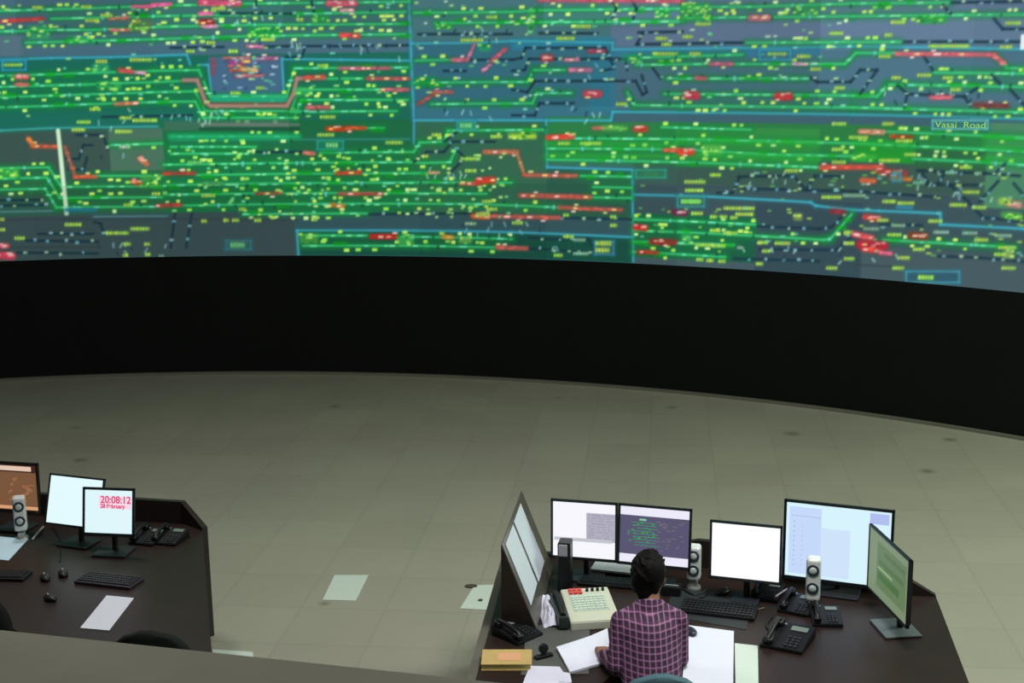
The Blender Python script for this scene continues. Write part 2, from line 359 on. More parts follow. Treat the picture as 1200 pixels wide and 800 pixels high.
# brown-pink train route round the central station
line([(215, 94), (231, 94), (241, 120), (247, 124), (336, 124), (344, 110), (348, 92), (380, 91)], (70, 80, 60), 6.5, .5, 1.5)
line([(215, 94), (231, 94), (241, 120), (247, 124), (336, 124), (344, 110), (348, 92), (380, 91)], (158, 122, 110), 3.2, .95)
line([(247, 121), (336, 121)], (150, 60, 50), 1.2, .7)
# dark switch lines
for d_ in [[(490, 40), (600, 40)], [(520, 83), (546, 83)], [(540, 70), (600, 70)], [(300, 55), (335, 54), (400, 54), (478, 53)], [(335, 67), (353, 67), (357, 58)], [(200, 56), (262, 55)], [(225, 135), (120, 137)], [(300, 178), (358, 178)], [(433, 251), (545, 250), (600, 252)],
           [(632, 39), (700, 39)], [(748, 38), (800, 37)], [(754, 38), (746, 52), (870, 50)], [(600, 70), (611, 68), (616, 56), (709, 56), (720, 80), (705, 83)], [(600, 83), (615, 82), (620, 69), (733, 69), (735, 82)],
           [(600, 105), (618, 108), (627, 95), (745, 95), (753, 111), (758, 108), (752, 88)], [(600, 135), (627, 135), (632, 121), (672, 121)], [(950, 91), (958, 96), (997, 96), (1008, 82), (1028, 82), (1008, 110)], [(765, 80), (774, 92)],
           [(1060, 49), (1165, 49), (1230, 50)], [(1115, 3), (1230, 3)], [(1105, 6), (1114, 16)], [(1165, 22), (1175, 34), (1230, 35)], [(1082, 65), (1093, 82)], [(1052, 100), (1063, 110), (1130, 113)], [(1063, 112), (1060, 125)], [(1145, 103), (1130, 113), (1137, 124)], [(1184, 105), (1202, 125)], [(1162, 88), (1172, 98)],
           [(865, 207), (930, 206), (945, 223), (955, 206), (990, 207)], [(840, 226), (858, 226), (867, 207)], [(870, 221), (1000, 224), (1100, 231)], [(1075, 200), (1155, 203), (1195, 206)], [(1080, 200), (1087, 215)], [(1108, 202), (1098, 216)], [(1178, 192), (1165, 204)], [(1170, 212), (1148, 236)], [(1188, 215), (1205, 235)],
           [(1085, 216), (1150, 217)], [(1112, 216), (1130, 232), (1152, 255), (1230, 262)], [(620, 278), (640, 280), (690, 280), (695, 292)], [(620, 291), (695, 296)], [(888, 265), (960, 268), (975, 266), (990, 250)], [(890, 292), (980, 293), (1000, 275)], [(860, 303), (960, 306)], [(1100, 300), (1150, 302), (1230, 306)], [(1030, 262), (1080, 264)],
           [(-20, 235), (50, 234)], [(-20, 240), (55, 240)], [(45, 274), (110, 274)], [(30, 282), (115, 283)], [(20, 296), (115, 297)], [(110, 260), (118, 262), (122, 275)], [(90, 158), (120, 158), (127, 175)], [(108, 170), (98, 170), (92, 186), (78, 186)], [(80, 198), (98, 199), (102, 185)],
           [(520, 166), (535, 155)], [(485, 190), (500, 178), (520, 178), (530, 166), (580, 166)], [(205, 250), (200, 290)], [(225, 250), (218, 290)], [(530, 200), (545, 185), (535, 175)], [(650, 255), (740, 257)], [(160, 14), (162, 24)], [(740, 0), (746, 10), (742, 22)], [(716, 0), (722, 10), (718, 22)], [(300, 2), (300, 14)], [(365, 2), (368, 14)], [(258, 16), (345, 16)]]:
    dark(d_)
for d_ in [[(-20, 258), (348, 258)], [(-20, 290), (120, 290)], [(1000, 310), (1060, 313)]]: line(d_, (44, 56, 60), 2, .5)
for _ in range(150):   # little switch ticks over the station throats
    x, y = rnd.choice([(140, 135), (300, 15), (420, 54), (560, 40), (540, 130), (680, 130), (700, 75), (160, 290), (150, 180), (530, 200), (900, 215), (930, 290), (1090, 210), (1120, 225), (1010, 300), (660, 290), (330, 55), (250, 135), (1090, 110), (580, 265)])
    x += rnd.gauss(0, 22); y += rnd.gauss(0, 6); a = rnd.uniform(-3, 3)
    line([(x, y), (x + a, y + rnd.uniform(3, 5))], rnd.choice([(130, 180, 190), (160, 205, 180), (20, 50, 66)]), 1.3, .8)

# occupied tracks in red, pink and orange
for x0, y0, x1, y1, wd, c in [(2, 25, 50, 22, 4, (190, 60, 60)), (155, 8, 178, 7, 3, (215, 80, 130)), (178, 6, 200, 5, 4, (225, 90, 150)), (130, 35, 150, 35, 3, (200, 110, 110)), (128, 22, 150, 21, 3, (190, 110, 90)), (235, 3, 280, 4, 7, (205, 70, 110)), (234, 16, 248, 16, 4, (230, 110, 170)), (236, 26, 248, 26, 7, (150, 30, 25)),
                          (238, 31, 254, 31, 3, (230, 150, 190)), (385, 4, 416, 4, 7, (205, 80, 105)), (400, 12, 414, 12, 3, (215, 160, 160)), (400, 41, 420, 42, 5, (215, 60, 70)), (20, 90, 31, 90, 6, (215, 90, 90)), (19, 99, 32, 99, 4, (205, 100, 90)), (140, 82, 154, 84, 5, (200, 70, 75)), (158, 85, 170, 85, 3, (190, 140, 160)),
                          (290, 54, 308, 55, 3, (205, 120, 160)), (262, 68, 292, 68, 3, (190, 110, 90)), (300, 69, 325, 68, 4, (160, 80, 115)), (270, 73, 284, 73, 4, (165, 40, 130)), (268, 77, 285, 77, 2.5, (190, 80, 100)), (284, 72, 292, 72, 3, (240, 170, 90)), (282, 81, 300, 82, 5.5, (225, 165, 60)), (270, 82, 280, 82, 3, (180, 70, 50)), (275, 89, 308, 88, 3.5, (190, 100, 100)),
                          (250, 70, 250, 86, 4, (140, 70, 85)), (357, 91, 378, 90, 4, (190, 70, 60)), (398, 80, 425, 80, 3.5, (175, 90, 110)), (425, 80, 457, 80, 3.5, (165, 85, 105)), (430, 92, 478, 92, 3.5, (185, 85, 85)), (448, 105, 478, 105, 3.5, (190, 90, 100)), (360, 126, 385, 126, 4.5, (175, 90, 90)), (384, 151, 410, 151, 6, (185, 60, 15)), (408, 150, 427, 150, 4, (190, 80, 40)),
                          (135, 122, 160, 121, 3.5, (205, 120, 90)), (38, 171, 66, 172, 4.5, (185, 85, 62)), (33, 162, 39, 171, 4, (190, 110, 50)), (76, 172, 88, 206, 3, (175, 95, 72)), (88, 207, 112, 207, 4, (200, 90, 60)), (192, 203, 228, 203, 4, (155, 60, 45)), (184, 241, 212, 240, 4, (170, 60, 52)), (164, 186, 172, 192, 6, (190, 110, 70)), (156, 212, 164, 215, 6, (190, 80, 30)), (300, 227, 330, 226, 2.5, (150, 70, 50)),
                          (357, 179, 367, 180, 5, (190, 110, 95)), (395, 203, 422, 202, 4.5, (185, 65, 40)), (398, 227, 448, 227, 4, (165, 75, 60)), (388, 240, 402, 242, 5, (175, 120, 40)), (503, 202, 514, 202, 2.5, (180, 140, 110)), (540, 215, 562, 215, 4, (185, 90, 70)), (560, 212, 578, 211, 8, (200, 50, 35)), (568, 178, 606, 178, 5, (190, 110, 80)), (606, 180, 614, 203, 3.5, (175, 125, 80)), (614, 205, 675, 206, 4, (190, 95, 75)),
                          (610, 229, 691, 231, 5, (195, 85, 72)), (655, 243, 728, 246, 4, (180, 85, 72)), (553, 253, 655, 255, 4.5, (190, 88, 76)), (583, 290, 617, 291, 5, (190, 90, 80)), (436, 277, 463, 277, 6.5, (185, 35, 25)), (490, 122, 512, 108, 3.5, (150, 80, 70)), (508, 108, 530, 108, 3.5, (175, 100, 90)), (530, 70, 548, 70, 4, (190, 100, 120)), (548, 69, 556, 52, 3, (190, 110, 140)), (566, 83, 574, 76, 3, (200, 120, 150)), (576, 71, 592, 58, 4, (195, 90, 110)),
                          (632, 0, 800, 1, 4, (185, 78, 96)), (637, 68, 645, 68, 8, (165, 55, 60)), (662, 70, 678, 70, 3.5, (190, 120, 140)), (690, 60, 708, 60, 4, (150, 60, 80)), (668, 82, 692, 82, 4.5, (190, 110, 140)), (687, 110, 702, 110, 8, (200, 60, 78)), (880, 21, 900, 21, 6, (200, 100, 130)), (832, 75, 858, 75, 3, (200, 100, 120)), (805, 111, 816, 112, 9, (195, 50, 75)), (911, 113, 925, 113, 8, (195, 45, 50)), (816, 91, 826, 92, 4, (185, 90, 100)), (930, 75, 945, 75, 2.5, (200, 160, 190)),
                          (1050, 63, 1165, 64, 3.5, (215, 95, 105)), (1165, 65, 1176, 74, 4, (210, 100, 110)), (1091, 114, 1114, 114, 3.5, (215, 95, 110)), (1143, 123, 1180, 124, 4.5, (110, 50, 50)), (642, 161, 670, 160, 6, (215, 60, 45)), (745, 151, 756, 151, 7, (185, 60, 40)), (695, 150, 706, 150, 3, (200, 110, 100)), (779, 176, 800, 176, 4, (205, 85, 62)), (797, 178, 811, 178, 7, (205, 60, 40)),
                          (1008, 154, 1035, 155, 5, (205, 140, 110)), (1045, 160, 1068, 161, 4, (150, 60, 20)), (963, 196, 1034, 196, 5, (210, 75, 60)), (1030, 200, 1060, 203, 6, (170, 50, 45)), (1010, 211, 1024, 212, 5, (215, 100, 55)), (1045, 209, 1066, 210, 4, (190, 120, 40)), (745, 266, 756, 267, 7, (195, 35, 30)), (764, 283, 790, 284, 7, (140, 35, 25)), (748, 295, 770, 296, 4, (165, 45, 25)), (790, 248, 802, 250, 7, (95, 35, 65)),
                          (1000, 274, 1022, 279, 6, (215, 80, 85)), (1008, 286, 1036, 288, 9, (175, 25, 45)), (1012, 292, 1030, 294, 5, (215, 60, 50)), (1032, 296, 1044, 297, 4, (205, 90, 120)), (1014, 254, 1030, 256, 6, (185, 60, 55)), (975, 247, 988, 248, 5, (130, 40, 50)), (1068, 276, 1084, 277, 7, (120, 52, 20)), (1183, 238, 1194, 240, 6, (205, 120, 130)), (0, 288, 8, 288, 6, (205, 90, 105)), (-4, 299, 14, 300, 9, (200, 62, 85)), (520, 277, 530, 278, 5, (200, 150, 60)), (556, 253, 572, 254, 6, (200, 110, 30))]:
    red([(x0, y0), (x1, y1)], wd, c)
# bright captions and station marks
for x, y, wd in [(2, 76, 24), (112, 72, 14), (152, 70, 26), (242, 50, 10), (218, 60, 10), (268, 60, 11), (306, 46, 15), (248, 10, 16), (100, 24, 16), (118, 18, 14), (155, 25, 10), (160, 33, 12), (310, 46, 12), (348, 23, 8), (95, 8, 12), (38, 9, 12), (270, 109, 12), (300, 103, 10), (375, 137, 18), (372, 158, 20), (90, 143, 16), (84, 152, 16), (135, 154, 20), (155, 141, 30), (140, 138, 14), (105, 128, 14),
                 (372, 77, 14), (506, 158, 11), (452, 167, 20), (540, 47, 26), (570, 20, 14), (676, 31, 16), (652, 45, 22), (768, 45, 14), (766, 63, 28), (815, 28, 18), (808, 63, 14), (900, 63, 22), (934, 66, 16), (972, 39, 16), (1044, 26, 18), (1088, 54, 48), (1030, 66, 14), (1075, 88, 16), (1105, 91, 12), (1114, 105, 12), (1045, 91, 12), (1178, 27, 18), (1172, 55, 14), (1037, 41, 9), (978, 103, 12), (950, 81, 12),
                 (722, 122, 13), (600, 160, 28), (540, 186, 24), (545, 200, 14), (575, 160, 14), (654, 168, 14), (680, 168, 26), (755, 204, 16), (775, 52, 12), (800, 43, 12), (975, 145, 18), (1034, 145, 14), (995, 161, 22), (1050, 165, 20), (1060, 181, 14), (1030, 188, 24), (975, 175, 14), (975, 190, 16), (920, 200, 16), (832, 205, 14), (802, 213, 26), (803, 223, 22), (1125, 196, 14), (1155, 218, 0), (1128, 225, 20), (1113, 240, 20), (1140, 243, 16),
                 (1034, 236, 16), (1052, 238, 20), (963, 231, 24), (848, 244, 36), (862, 251, 22), (810, 250, 14), (800, 236, 22), (832, 254, 8), (844, 254, 8), (856, 255, 8), (832, 270, 12), (848, 273, 16), (815, 287, 20), (835, 288, 16), (816, 304, 8), (828, 305, 8), (842, 306, 8), (888, 284, 12), (908, 285, 18), (893, 294, 10), (886, 309, 8), (968, 314, 14), (989, 285, 12), (989, 303, 12), (989, 272, 10), (1040, 275, 16), (1028, 258, 14), (1088, 259, 16), (1070, 292, 14), (1053, 302, 14), (1046, 314, 14), (1142, 281, 16), (1174, 314, 16), (1165, 298, 14), (1170, 290, 20), (1178, 254, 20),
                 (153, 268, 22), (124, 273, 28), (76, 263, 20), (17, 279, 12), (145, 286, 8), (169, 286, 8), (144, 299, 7), (170, 298, 7), (0, 269, 6), (0, 257, 5), (280, 245, 8), (236, 229, 16), (272, 258, 8), (298, 258, 8), (262, 258, 6), (365, 257, 7), (236, 259, 7), (495, 183, 8), (660, 277, 12), (649, 299, 11), (600, 261, 14), (178, 227, 10), (145, 240, 10), (558, 251, 16), (570, 245, 14), (565, 236, 12), (660, 252, 8), (715, 254, 8), (715, 264, 8)]:
    words(x, y, wd)
for x, y, wd, c in [(545, 262, 14, (170, 190, 180)), (672, 281, 14, (150, 180, 175)), (672, 297, 18, (160, 190, 190)), (1012, 268, 18, (140, 170, 165)), (1045, 264, 16, (150, 180, 175)), (988, 229, 26, (140, 185, 170)), (1094, 272, 18, (160, 190, 190)), (1128, 273, 18, (150, 185, 185)), (1166, 276, 20, (160, 190, 195)), (1108, 202, 14, (150, 200, 200)), (1142, 203, 8, (150, 190, 190)), (1070, 214, 14, (120, 190, 190)), (864, 290, 6, (170, 170, 200)), (1060, 243, 0, (0, 0, 0)), (140, 172, 14, (190, 220, 190)), (220, 190, 16, (110, 200, 110)), (238, 215, 22, (70, 160, 100)), (60, 8, 0, (0, 0, 0))]:
    if wd: words(x, y, wd, 2.6, c)
# crowded yellow-green station blocks
for x, y, wd, h, c in [(162, 23, 0, 0, 0), (176, 212, 22, 16, (70, 160, 60)), (362, 280, 22, 12, (96, 176, 60)), (475, 281, 20, 12, (80, 190, 80)), (545, 281, 16, 8, (150, 190, 90)), (612, 159, 34, 8, (150, 205, 50)), (10, 203, 26, 12, (60, 180, 60)), (105, 23, 0, 0, 0), (45, 38, 24, 16, (40, 170, 90)), (95, 46, 30, 8, (50, 180, 90)), (62, 44, 0, 0, 0), (622, 25, 8, 30, (40, 170, 60)), (128, 100, 28, 10, (60, 190, 90)), (118, 80, 20, 10, (50, 180, 120)),
                       (815, 14, 34, 22, (30, 165, 60)), (777, 16, 16, 10, (0, 160, 30)), (945, 12, 30, 10, (20, 160, 60)), (1092, 23, 34, 9, (10, 165, 20)), (1032, 8, 20, 6, (20, 160, 40)), (310, 38, 40, 12, (0, 165, 40)), (375, 22, 20, 8, (20, 165, 40)), (520, 30, 20, 8, (20, 160, 50)), (500, 96, 24, 14, (10, 140, 60)), (568, 56, 14, 8, (20, 180, 70)), (1178, 236, 16, 8, (190, 215, 60)), (1182, 298, 12, 10, (170, 200, 90)), (1185, 252, 24, 8, (70, 190, 60)), (720, 150, 30, 5, (150, 205, 80)), (835, 175, 24, 10, (120, 200, 80)), (935, 254, 10, 8, (180, 200, 70)), (805, 280, 12, 10, (90, 190, 110)), (740, 68, 24, 10, (20, 150, 90)), (950, 105, 0, 0, 0), (1012, 185, 30, 8, (60, 180, 60)), (165, 30, 26, 14, (110, 120, 60)), (355, 107, 20, 10, (60, 180, 100))]:
    if not wd: continue
    rect(x - wd / 2, y - h / 2, x + wd / 2, y + h / 2, c, .55, 3)
    for _ in range(int(wd * h / 28)): blob(x + rnd.uniform(-.5, .5) * wd, y + rnd.uniform(-.5, .5) * h, rnd.uniform(3, 5), 2.6, rnd.choice([(200, 232, 110), (160, 225, 100), (90, 200, 90), (20, 110, 50)]), .8)
rect(250, 66, 330, 106, (64, 96, 120), .15)
for _ in range(40): blob(rnd.uniform(262, 325), rnd.uniform(66, 104), rnd.uniform(3, 6), 2.4, rnd.choice([(190, 205, 215), (150, 180, 220), (50, 70, 110), (90, 190, 160)]), .7)
for _ in range(150): blob(rnd.uniform(192, 600), rnd.uniform(175, 255), rnd.uniform(3, 5.5), 2.8, rnd.choice([(190, 232, 90), (150, 222, 110), (110, 210, 150), (205, 240, 140)]), .85)
for _ in range(90): # loose yellow marks over the lower right yards
    blob(rnd.uniform(745, 1200), rnd.uniform(200, 300), rnd.uniform(3, 7), 2.4, rnd.choice([(170, 210, 80), (120, 190, 170), (90, 170, 80)]), .75)
for _ in range(110): blob(rnd.uniform(485, 1000), rnd.uniform(0, 128), rnd.uniform(3, 6.5), 2.4, rnd.choice([(180, 225, 130), (140, 220, 190), (200, 225, 200), (90, 190, 120)]), .8)
for _ in range(90): blob(rnd.uniform(0, 480), rnd.uniform(0, 140), rnd.uniform(3, 6.5), 2.4, rnd.choice([(180, 225, 110), (120, 220, 190), (170, 230, 120), (90, 190, 120)]), .75)
line([(68, 153), (78, 250)], (192, 222, 188), 3.6, 1)        # white marker bar
cyan([(78, 246), (112, 246)], 3.5, (24, 112, 140))
rect(1196, 40, 1215, 58, (220, 232, 235), .95)
frame(1093, 141, 1157, 151, (110, 190, 190), (46, 110, 104)); frame(1062, 318, 1124, 331, (64, 140, 165), (40, 80, 98)); frame(697, 283, 719, 298, (60, 125, 165), (50, 82, 86)); words(698, 285, 19, 4); words(698, 293, 16, 4)
frame(794, 230, 825, 242, (50, 140, 130)); words(798, 236, 22, 4, (120, 220, 110)); frame(265, 282, 294, 292, (50, 110, 120), (44, 88, 84)); words(270, 287, 17, 4.5, (110, 190, 140)); frame(372, 165, 402, 175, (30, 160, 120), (16, 120, 80)); words(382, 170, 14, 4, (140, 220, 150)); frame(536, 143, 557, 151, (40, 160, 140), (30, 130, 90)); words(539, 147, 14, 4, (130, 230, 150)); frame(745, 199, 780, 208, (40, 150, 110), (40, 110, 70)); frame(3, 71, 30, 82, (40, 150, 190)); frame(890, 58, 926, 70, (50, 150, 180))
words(1076, 325, 18, 4.2); frame(1047, 203, 1055, 212, (60, 140, 170)) ; blob(1060, 243, 20, 4, (40, 120, 150))

scr = bpy.data.materials.new('video_wall_picture'); scr.use_nodes = True; nt = scr.node_tree; b_ = nt.nodes['Principled BSDF']
b_.inputs['Base Color'].default_value = (.012, .014, .015, 1); b_.inputs['Roughness'].default_value = .45; b_.inputs['Specular IOR Level'].default_value = .25
at = nt.nodes.new('ShaderNodeAttribute'); at.attribute_name = 'picture'
nt.links.new(at.outputs['Color'], b_.inputs['Emission Color']); b_.inputs['Emission Strength'].default_value = 1.0
wall_t = thing('video_wall', 'huge curved video wall showing a green, red and yellow railway track diagram above the black wall', 'video wall', tuple(on_arc(3.8, ZB)))
org = on_arc(3.8, ZB)
for ax_ in (0, 1):
    canvas = .07 * np.roll(canvas, 1, ax_) + .86 * canvas + .07 * np.roll(canvas, -1, ax_)
cl = np.clip(canvas / 255 * 1.03, 0, 1); cl = np.where(cl <= .04045, cl / 12.92, ((cl + .055) / 1.055) ** 2.4).astype(np.float32)
for pi in range(NPX):
    for pj in range(NPZ):
        i0, i1 = round(pi * CW / NPX), round((pi + 1) * CW / NPX); j0, j1 = round(pj * CH / NPZ), round((pj + 1) * CH / NPZ)
        nx, nz = i1 - i0, j1 - j0
        X, Z = np.meshgrid(np.arange(i0, i1 + 1), np.arange(j0, j1 + 1))
        s = S0 + X * px_s; s = np.where(X == i0, s + .0012, np.where(X == i1, s - .0012, s)); th = s / WR; z = ZB + Z * px_z
        co = np.stack([WC.x + WR * np.sin(th) - org.x, WC.y + WR * np.cos(th) - org.y, z - org.z], -1).reshape(-1, 3)
        fr = co.copy()
        bd = [0, nx, (nx + 1) * (nz + 1) - 1, (nx + 1) * nz]
        back = co[bd].copy(); thb = th.reshape(-1)[bd]; back[:, 0] += np.sin(thb) * .12; back[:, 1] += np.cos(thb) * .12
        verts = np.vstack([fr, back]); nf = len(fr)
        ii, jj = np.meshgrid(np.arange(nx), np.arange(nz)); a0 = (jj * (nx + 1) + ii).reshape(-1)
        faces = np.stack([a0, a0 + nx + 1, a0 + nx + 2, a0 + 1], -1).tolist()
        q = [nf, nf + 1, nf + 2, nf + 3]
        faces += [[q[0], q[1], q[2], q[3]], list(range(0, nx + 1)) + [q[1], q[0]], [(nx + 1) * nz + k for k in range(nx, -1, -1)] + [q[3], q[2]],
                  [k * (nx + 1) for k in range(nz, -1, -1)] + [q[0], q[3]], [k * (nx + 1) + nx for k in range(0, nz + 1)] + [q[2], q[1]]]
        me = bpy.data.meshes.new('display_panel'); me.from_pydata(verts.tolist(), [], faces)
        ca = me.color_attributes.new('picture', 'FLOAT_COLOR', 'POINT')
        colr = np.zeros((len(verts), 4), np.float32); colr[:, 3] = 1; tone = 1 + .14 * rnd.uniform(-1, 1)
        colr[:nf, :3] = cl[j0:j1 + 1, i0:i1 + 1].reshape(-1, 3) * tone
        ca.data.foreach_set('color', colr.reshape(-1))
        me.materials.append(scr); me.update()
        po = bpy.data.objects.new('display_panel', me); COL.objects.link(po); po.parent = wall_t
bm = bmesh.new(); arc_slab(bm, S0 - .02, S0 + NPX * PW + .02, ZB, ZB + NPZ * PH, .14, .5, 90)
bmesh.ops.translate(bm, verts=bm.verts, vec=-org)
obj('housing', bm, mat('black_housing', (14, 15, 15), .7), wall_t)

def text_mesh(name, body, size, m, parent, M, extrude=.0004, sx=1.0, bold=0):
    cu = bpy.data.curves.new(name, 'FONT'); cu.body = body; cu.size = size; cu.extrude = extrude; cu.offset = bold; cu.align_x = 'LEFT'
    t = bpy.data.objects.new(name, cu); COL.objects.link(t)
    dg = bpy.context.evaluated_depsgraph_get(); me = bpy.data.meshes.new_from_object(t.evaluated_get(dg))
    bpy.data.objects.remove(t); me.materials.clear(); me.materials.append(m)
    me.transform(M @ Matrix.Diagonal((sx, 1, 1, 1)))
    o = bpy.data.objects.new(name, me); COL.objects.link(o); o.parent = parent; return o
def wall_text(body, px, py, size, col, sx=1.0):
    a, b = WS(px, py); s = S0 + a * px_s; th = s / WR; p = on_arc(s, ZB + b * px_z, -.012) - org
    ex = Vector((math.cos(th), -math.sin(th), 0)); ez = Vector((0, 0, 1)); n = ex.cross(ez)
    M = Matrix(((ex.x, ez.x, n.x, p.x), (ex.y, ez.y, n.y, p.y), (ex.z, ez.z, n.z, p.z), (0, 0, 0, 1)))
    text_mesh('caption', body, size, mat('caption_%d_%d_%d' % col, col, emit=col), wall_t, M, sx=sx, bold=0)
wall_text('Vasai  Road', 1096, 149, .085, (150, 215, 110), 1.25)


# ------------------------------------------------------------------ shared materials
M_wood = mat('dark_walnut_laminate', (37, 26, 23), .42, var=.2, scale=4, spec=.3)
M_wood_side = mat('dark_walnut_panel', (30, 22, 20), .45, var=.12, scale=5)
M_edge = mat('grey_edge_trim', (92, 88, 80), .5)
M_bk = mat('black_plastic', (14, 16, 19), .4, spec=.35)
M_bk2 = mat('charcoal_plastic', (30, 34, 40), .45, var=.1)
M_bezel = mat('black_bezel', (16, 26, 30), .35)
M_gl = mat('dark_glass', (20, 22, 28), .1)
M_wh = mat('white_plastic', (205, 212, 212), .35)
M_paper = mat('white_paper', (204, 208, 224), .8, var=.02, scale=30)
M_papg = mat('greenish_white_paper', (188, 202, 194), .8, var=.02, scale=30)
M_key = mat('dark_keys', (24, 27, 32), .5)
M_cream = mat('cream_plastic', (182, 188, 170), .5)
M_silver = mat('silver_metal', (170, 172, 172), .35, .6)
M_teal = mat('blue_grey_chair_fabric', (58, 92, 104), .8, var=.08, scale=60)
M_red = mat('red_keys', (205, 60, 55), .5)

# ------------------------------------------------------------------ operator desks
def desk(name, label, top, rear, rearz, bodies):
    """top: outline of the work surface; rear: line of the raised back rim; bodies: prisms under the top"""
    t = thing(name, label, 'desk', (sum(p[0] for p in top) / len(top), sum(p[1] for p in top) / len(top), 0)); o = Vector(t.location)
    L = lambda p: (p[0] - o.x, p[1] - o.y)
    bm = bmesh.new(); prism(bm, [L(p) for p in top], DZ - .035, DZ); obj('desktop', bm, M_wood, t)
    for p in bodies:
        bm = bmesh.new(); prism(bm, [L(q) for q in p], 0, DZ - .035); obj('side_panel', bm, M_wood_side, t)
    # rear rim, .04 thick, from the floor up
    n = len(rear); nr = []
    for i in range(n):
        a = Vector(rear[max(i - 1, 0)][:2]); b = Vector(rear[min(i + 1, n - 1)][:2]); d = (b - a).normalized(); nr.append(Vector((-d.y, d.x)))
    outl = [Vector(p[:2]) for p in rear]; back = [outl[i] + nr[i] * .04 for i in range(n)]
    bm = bmesh.new()
    for i in range(n - 1):
        q = [outl[i], outl[i + 1], back[i + 1], back[i]]; zz = [rearz[i], rearz[i + 1], rearz[i + 1], rearz[i]]
        prism(bm, [L(v) for v in q], 0, zz)
    bmesh.ops.remove_doubles(bm, verts=bm.verts, dist=.0005)
    obj('back_panel', bm, M_wood_side, t)
    return t
cr = P(1097, 697, .76); ne = P(1150, 840, .75)
rear = [(-.04, 7.96), (.2, 7.93), (.62, 7.86), (1.1, 7.72), (1.72, 7.5), (P(1066, 680, .84).x, P(1066, 680, .84).y), (cr.x, cr.y)]
top = [(-.25, 5.80), (.30, 5.80), (.36, 6.10), (.46, 6.27), (.66, 6.34), (.84, 6.27), (.93, 6.1), (.99, 5.80), (2.16, 5.80), (cr.x, cr.y)] + rear[-2::-1]
d1 = desk('control_desk', 'dark wooden operator desk with chamfered back, cluttered with five monitors and a seated man', top, rear, [.77, .77, .80, .92, .92, .84, .755],
          [[(-.24, 5.85), (.1, 5.85), (.12, 7.85), (-.05, 7.93)], [(1.7, 5.85), (2.15, 5.85), (cr.x - .01, cr.y - .02), (2.1, 7.2), (1.8, 7.2)]])
o = Vector(d1.location)
bm = bmesh.new(); prism(bm, [(-.25 - .055 - o.x, 5.8 - o.y), (-.25 - o.x, 5.8 - o.y), (-.04 - o.x, 7.96 - o.y), (-.085 - o.x, 7.96 - o.y)], 0, DZ - .012); obj('end_trim', bm, M_edge, d1)
bm = bmesh.new(); prism(bm, [(x - o.x, y - o.y) for x, y in [(.02, 6.3), (.36, 6.3), (.40, 6.9), (.06, 6.9)]], DZ + .0005, DZ + .0035); m_ = obj('desk_mat', bm, mat('grey_mat', (74, 76, 74), .7), d1)
# left desk
c2 = P(212, 588, .9); c3 = P(237, 617, .78); c1 = P(160, 585, .9); c0 = P(50, 579, .9)
rear2 = [(-4.3, c0.y + .35), (c0.x, c0.y), (c1.x, c1.y), (c2.x, c2.y), (c3.x, c3.y)]
e2 = P(248, 762, .75); dd = (e2 - c3); e3 = P(248.6, 769, .75)
top2 = [(-4.3, 7.1), (-2.78, 6.98), tuple(P(45, 754, .75).xy), tuple(P(120, 761, .75).xy), (e3.x, e3.y)] + [(p[0], p[1]) for p in rear2[::-1]]
d2 = desk('control_desk', 'dark reddish wooden operator desk with a clock monitor, at the left side of the hall', top2, rear2, [.9, .9, .9, .9, .77],
          [[(e3.x - .35, e3.y + .02), (e3.x - .01, e3.y + .02), (c3.x - .01, c3.y - .02), (c3.x - .35, c3.y - .02)], [(-4.25, 7.15), (-3.9, 7.15), (-3.9, 8.6), (-4.25, 8.7)]])

# sloped sheet stand at the left end of the main desk
B = Vector((-.075, 6.84, 1.24)); A = Vector((.04, 7.74, 1.24)); D = Vector((.22, 7.72, .765)); Cn = D + (B - A)
t = thing('reading_stand', 'dark wooden wedge-shaped stand at the left end of the main desk', 'stand', (B.x, B.y, DZ)); o = Vector((B.x, B.y, DZ))
def shift(*vs): return [v - o for v in vs]
bm = bmesh.new()
Bb = Vector((B.x - .005, B.y, DZ)); Ab = Vector((A.x - .005, A.y, DZ)); Cb = Vector((Cn.x, Cn.y, DZ)); Db = Vector((D.x, D.y, DZ))
V = [bm.verts.new(v) for v in shift(B, A, D, Cn, Bb, Ab, Db, Cb)]
for f in [(0, 3, 2, 1), (4, 5, 6, 7), (0, 1, 5, 4), (3, 7, 6, 2), (0, 4, 7, 3), (1, 2, 6, 5)]: bm.faces.new([V[i] for i in f])
obj('wedge_body', bm, M_wood_side, t)
du = (A - B); dv = (Cn - B); nn = dv.cross(du).normalized(); nn = nn if nn.x > 0 else -nn
bm = bmesh.new(); q = [B + du * u + dv * v for u, v in ((.0, 0), (1, 0), (1, 1), (0, 1))]
V = [bm.verts.new(p - o) for p in q] + [bm.verts.new(p - o + nn * .006) for p in q]
for f in [(0, 1, 2, 3), (7, 6, 5, 4), (0, 4, 5, 1), (1, 5, 6, 2), (2, 6, 7, 3), (3, 7, 4, 0)]: bm.faces.new([V[i] for i in f])
obj('sloped_board', bm, mat('grey_board', (78, 76, 70), .3), t)
def slope_sheet(u0, u1, v0, v1, label):
    bm = bmesh.new(); q = [B + du * u + dv * v for u, v in ((u0, v0), (u1, v0), (u1, v1), (u0, v1))]
    V = [bm.verts.new(p + nn * .0075 - q[0]) for p in q] + [bm.verts.new(p + nn * .0095 - q[0]) for p in q]
    for f in [(0, 1, 2, 3), (7, 6, 5, 4), (0, 4, 5, 1), (1, 5, 6, 2), (2, 6, 7, 3), (3, 7, 4, 0)]: bm.faces.new([V[i] for i in f])
    tag(obj('pinned_sheet', bm, mat('pale_blue_white_paper', (186, 198, 208), .6), loc=q[0]), label, 'paper')
slope_sheet(.07, .42, .05, .78, 'long white sheet on the nearer half of the sloped wooden stand')
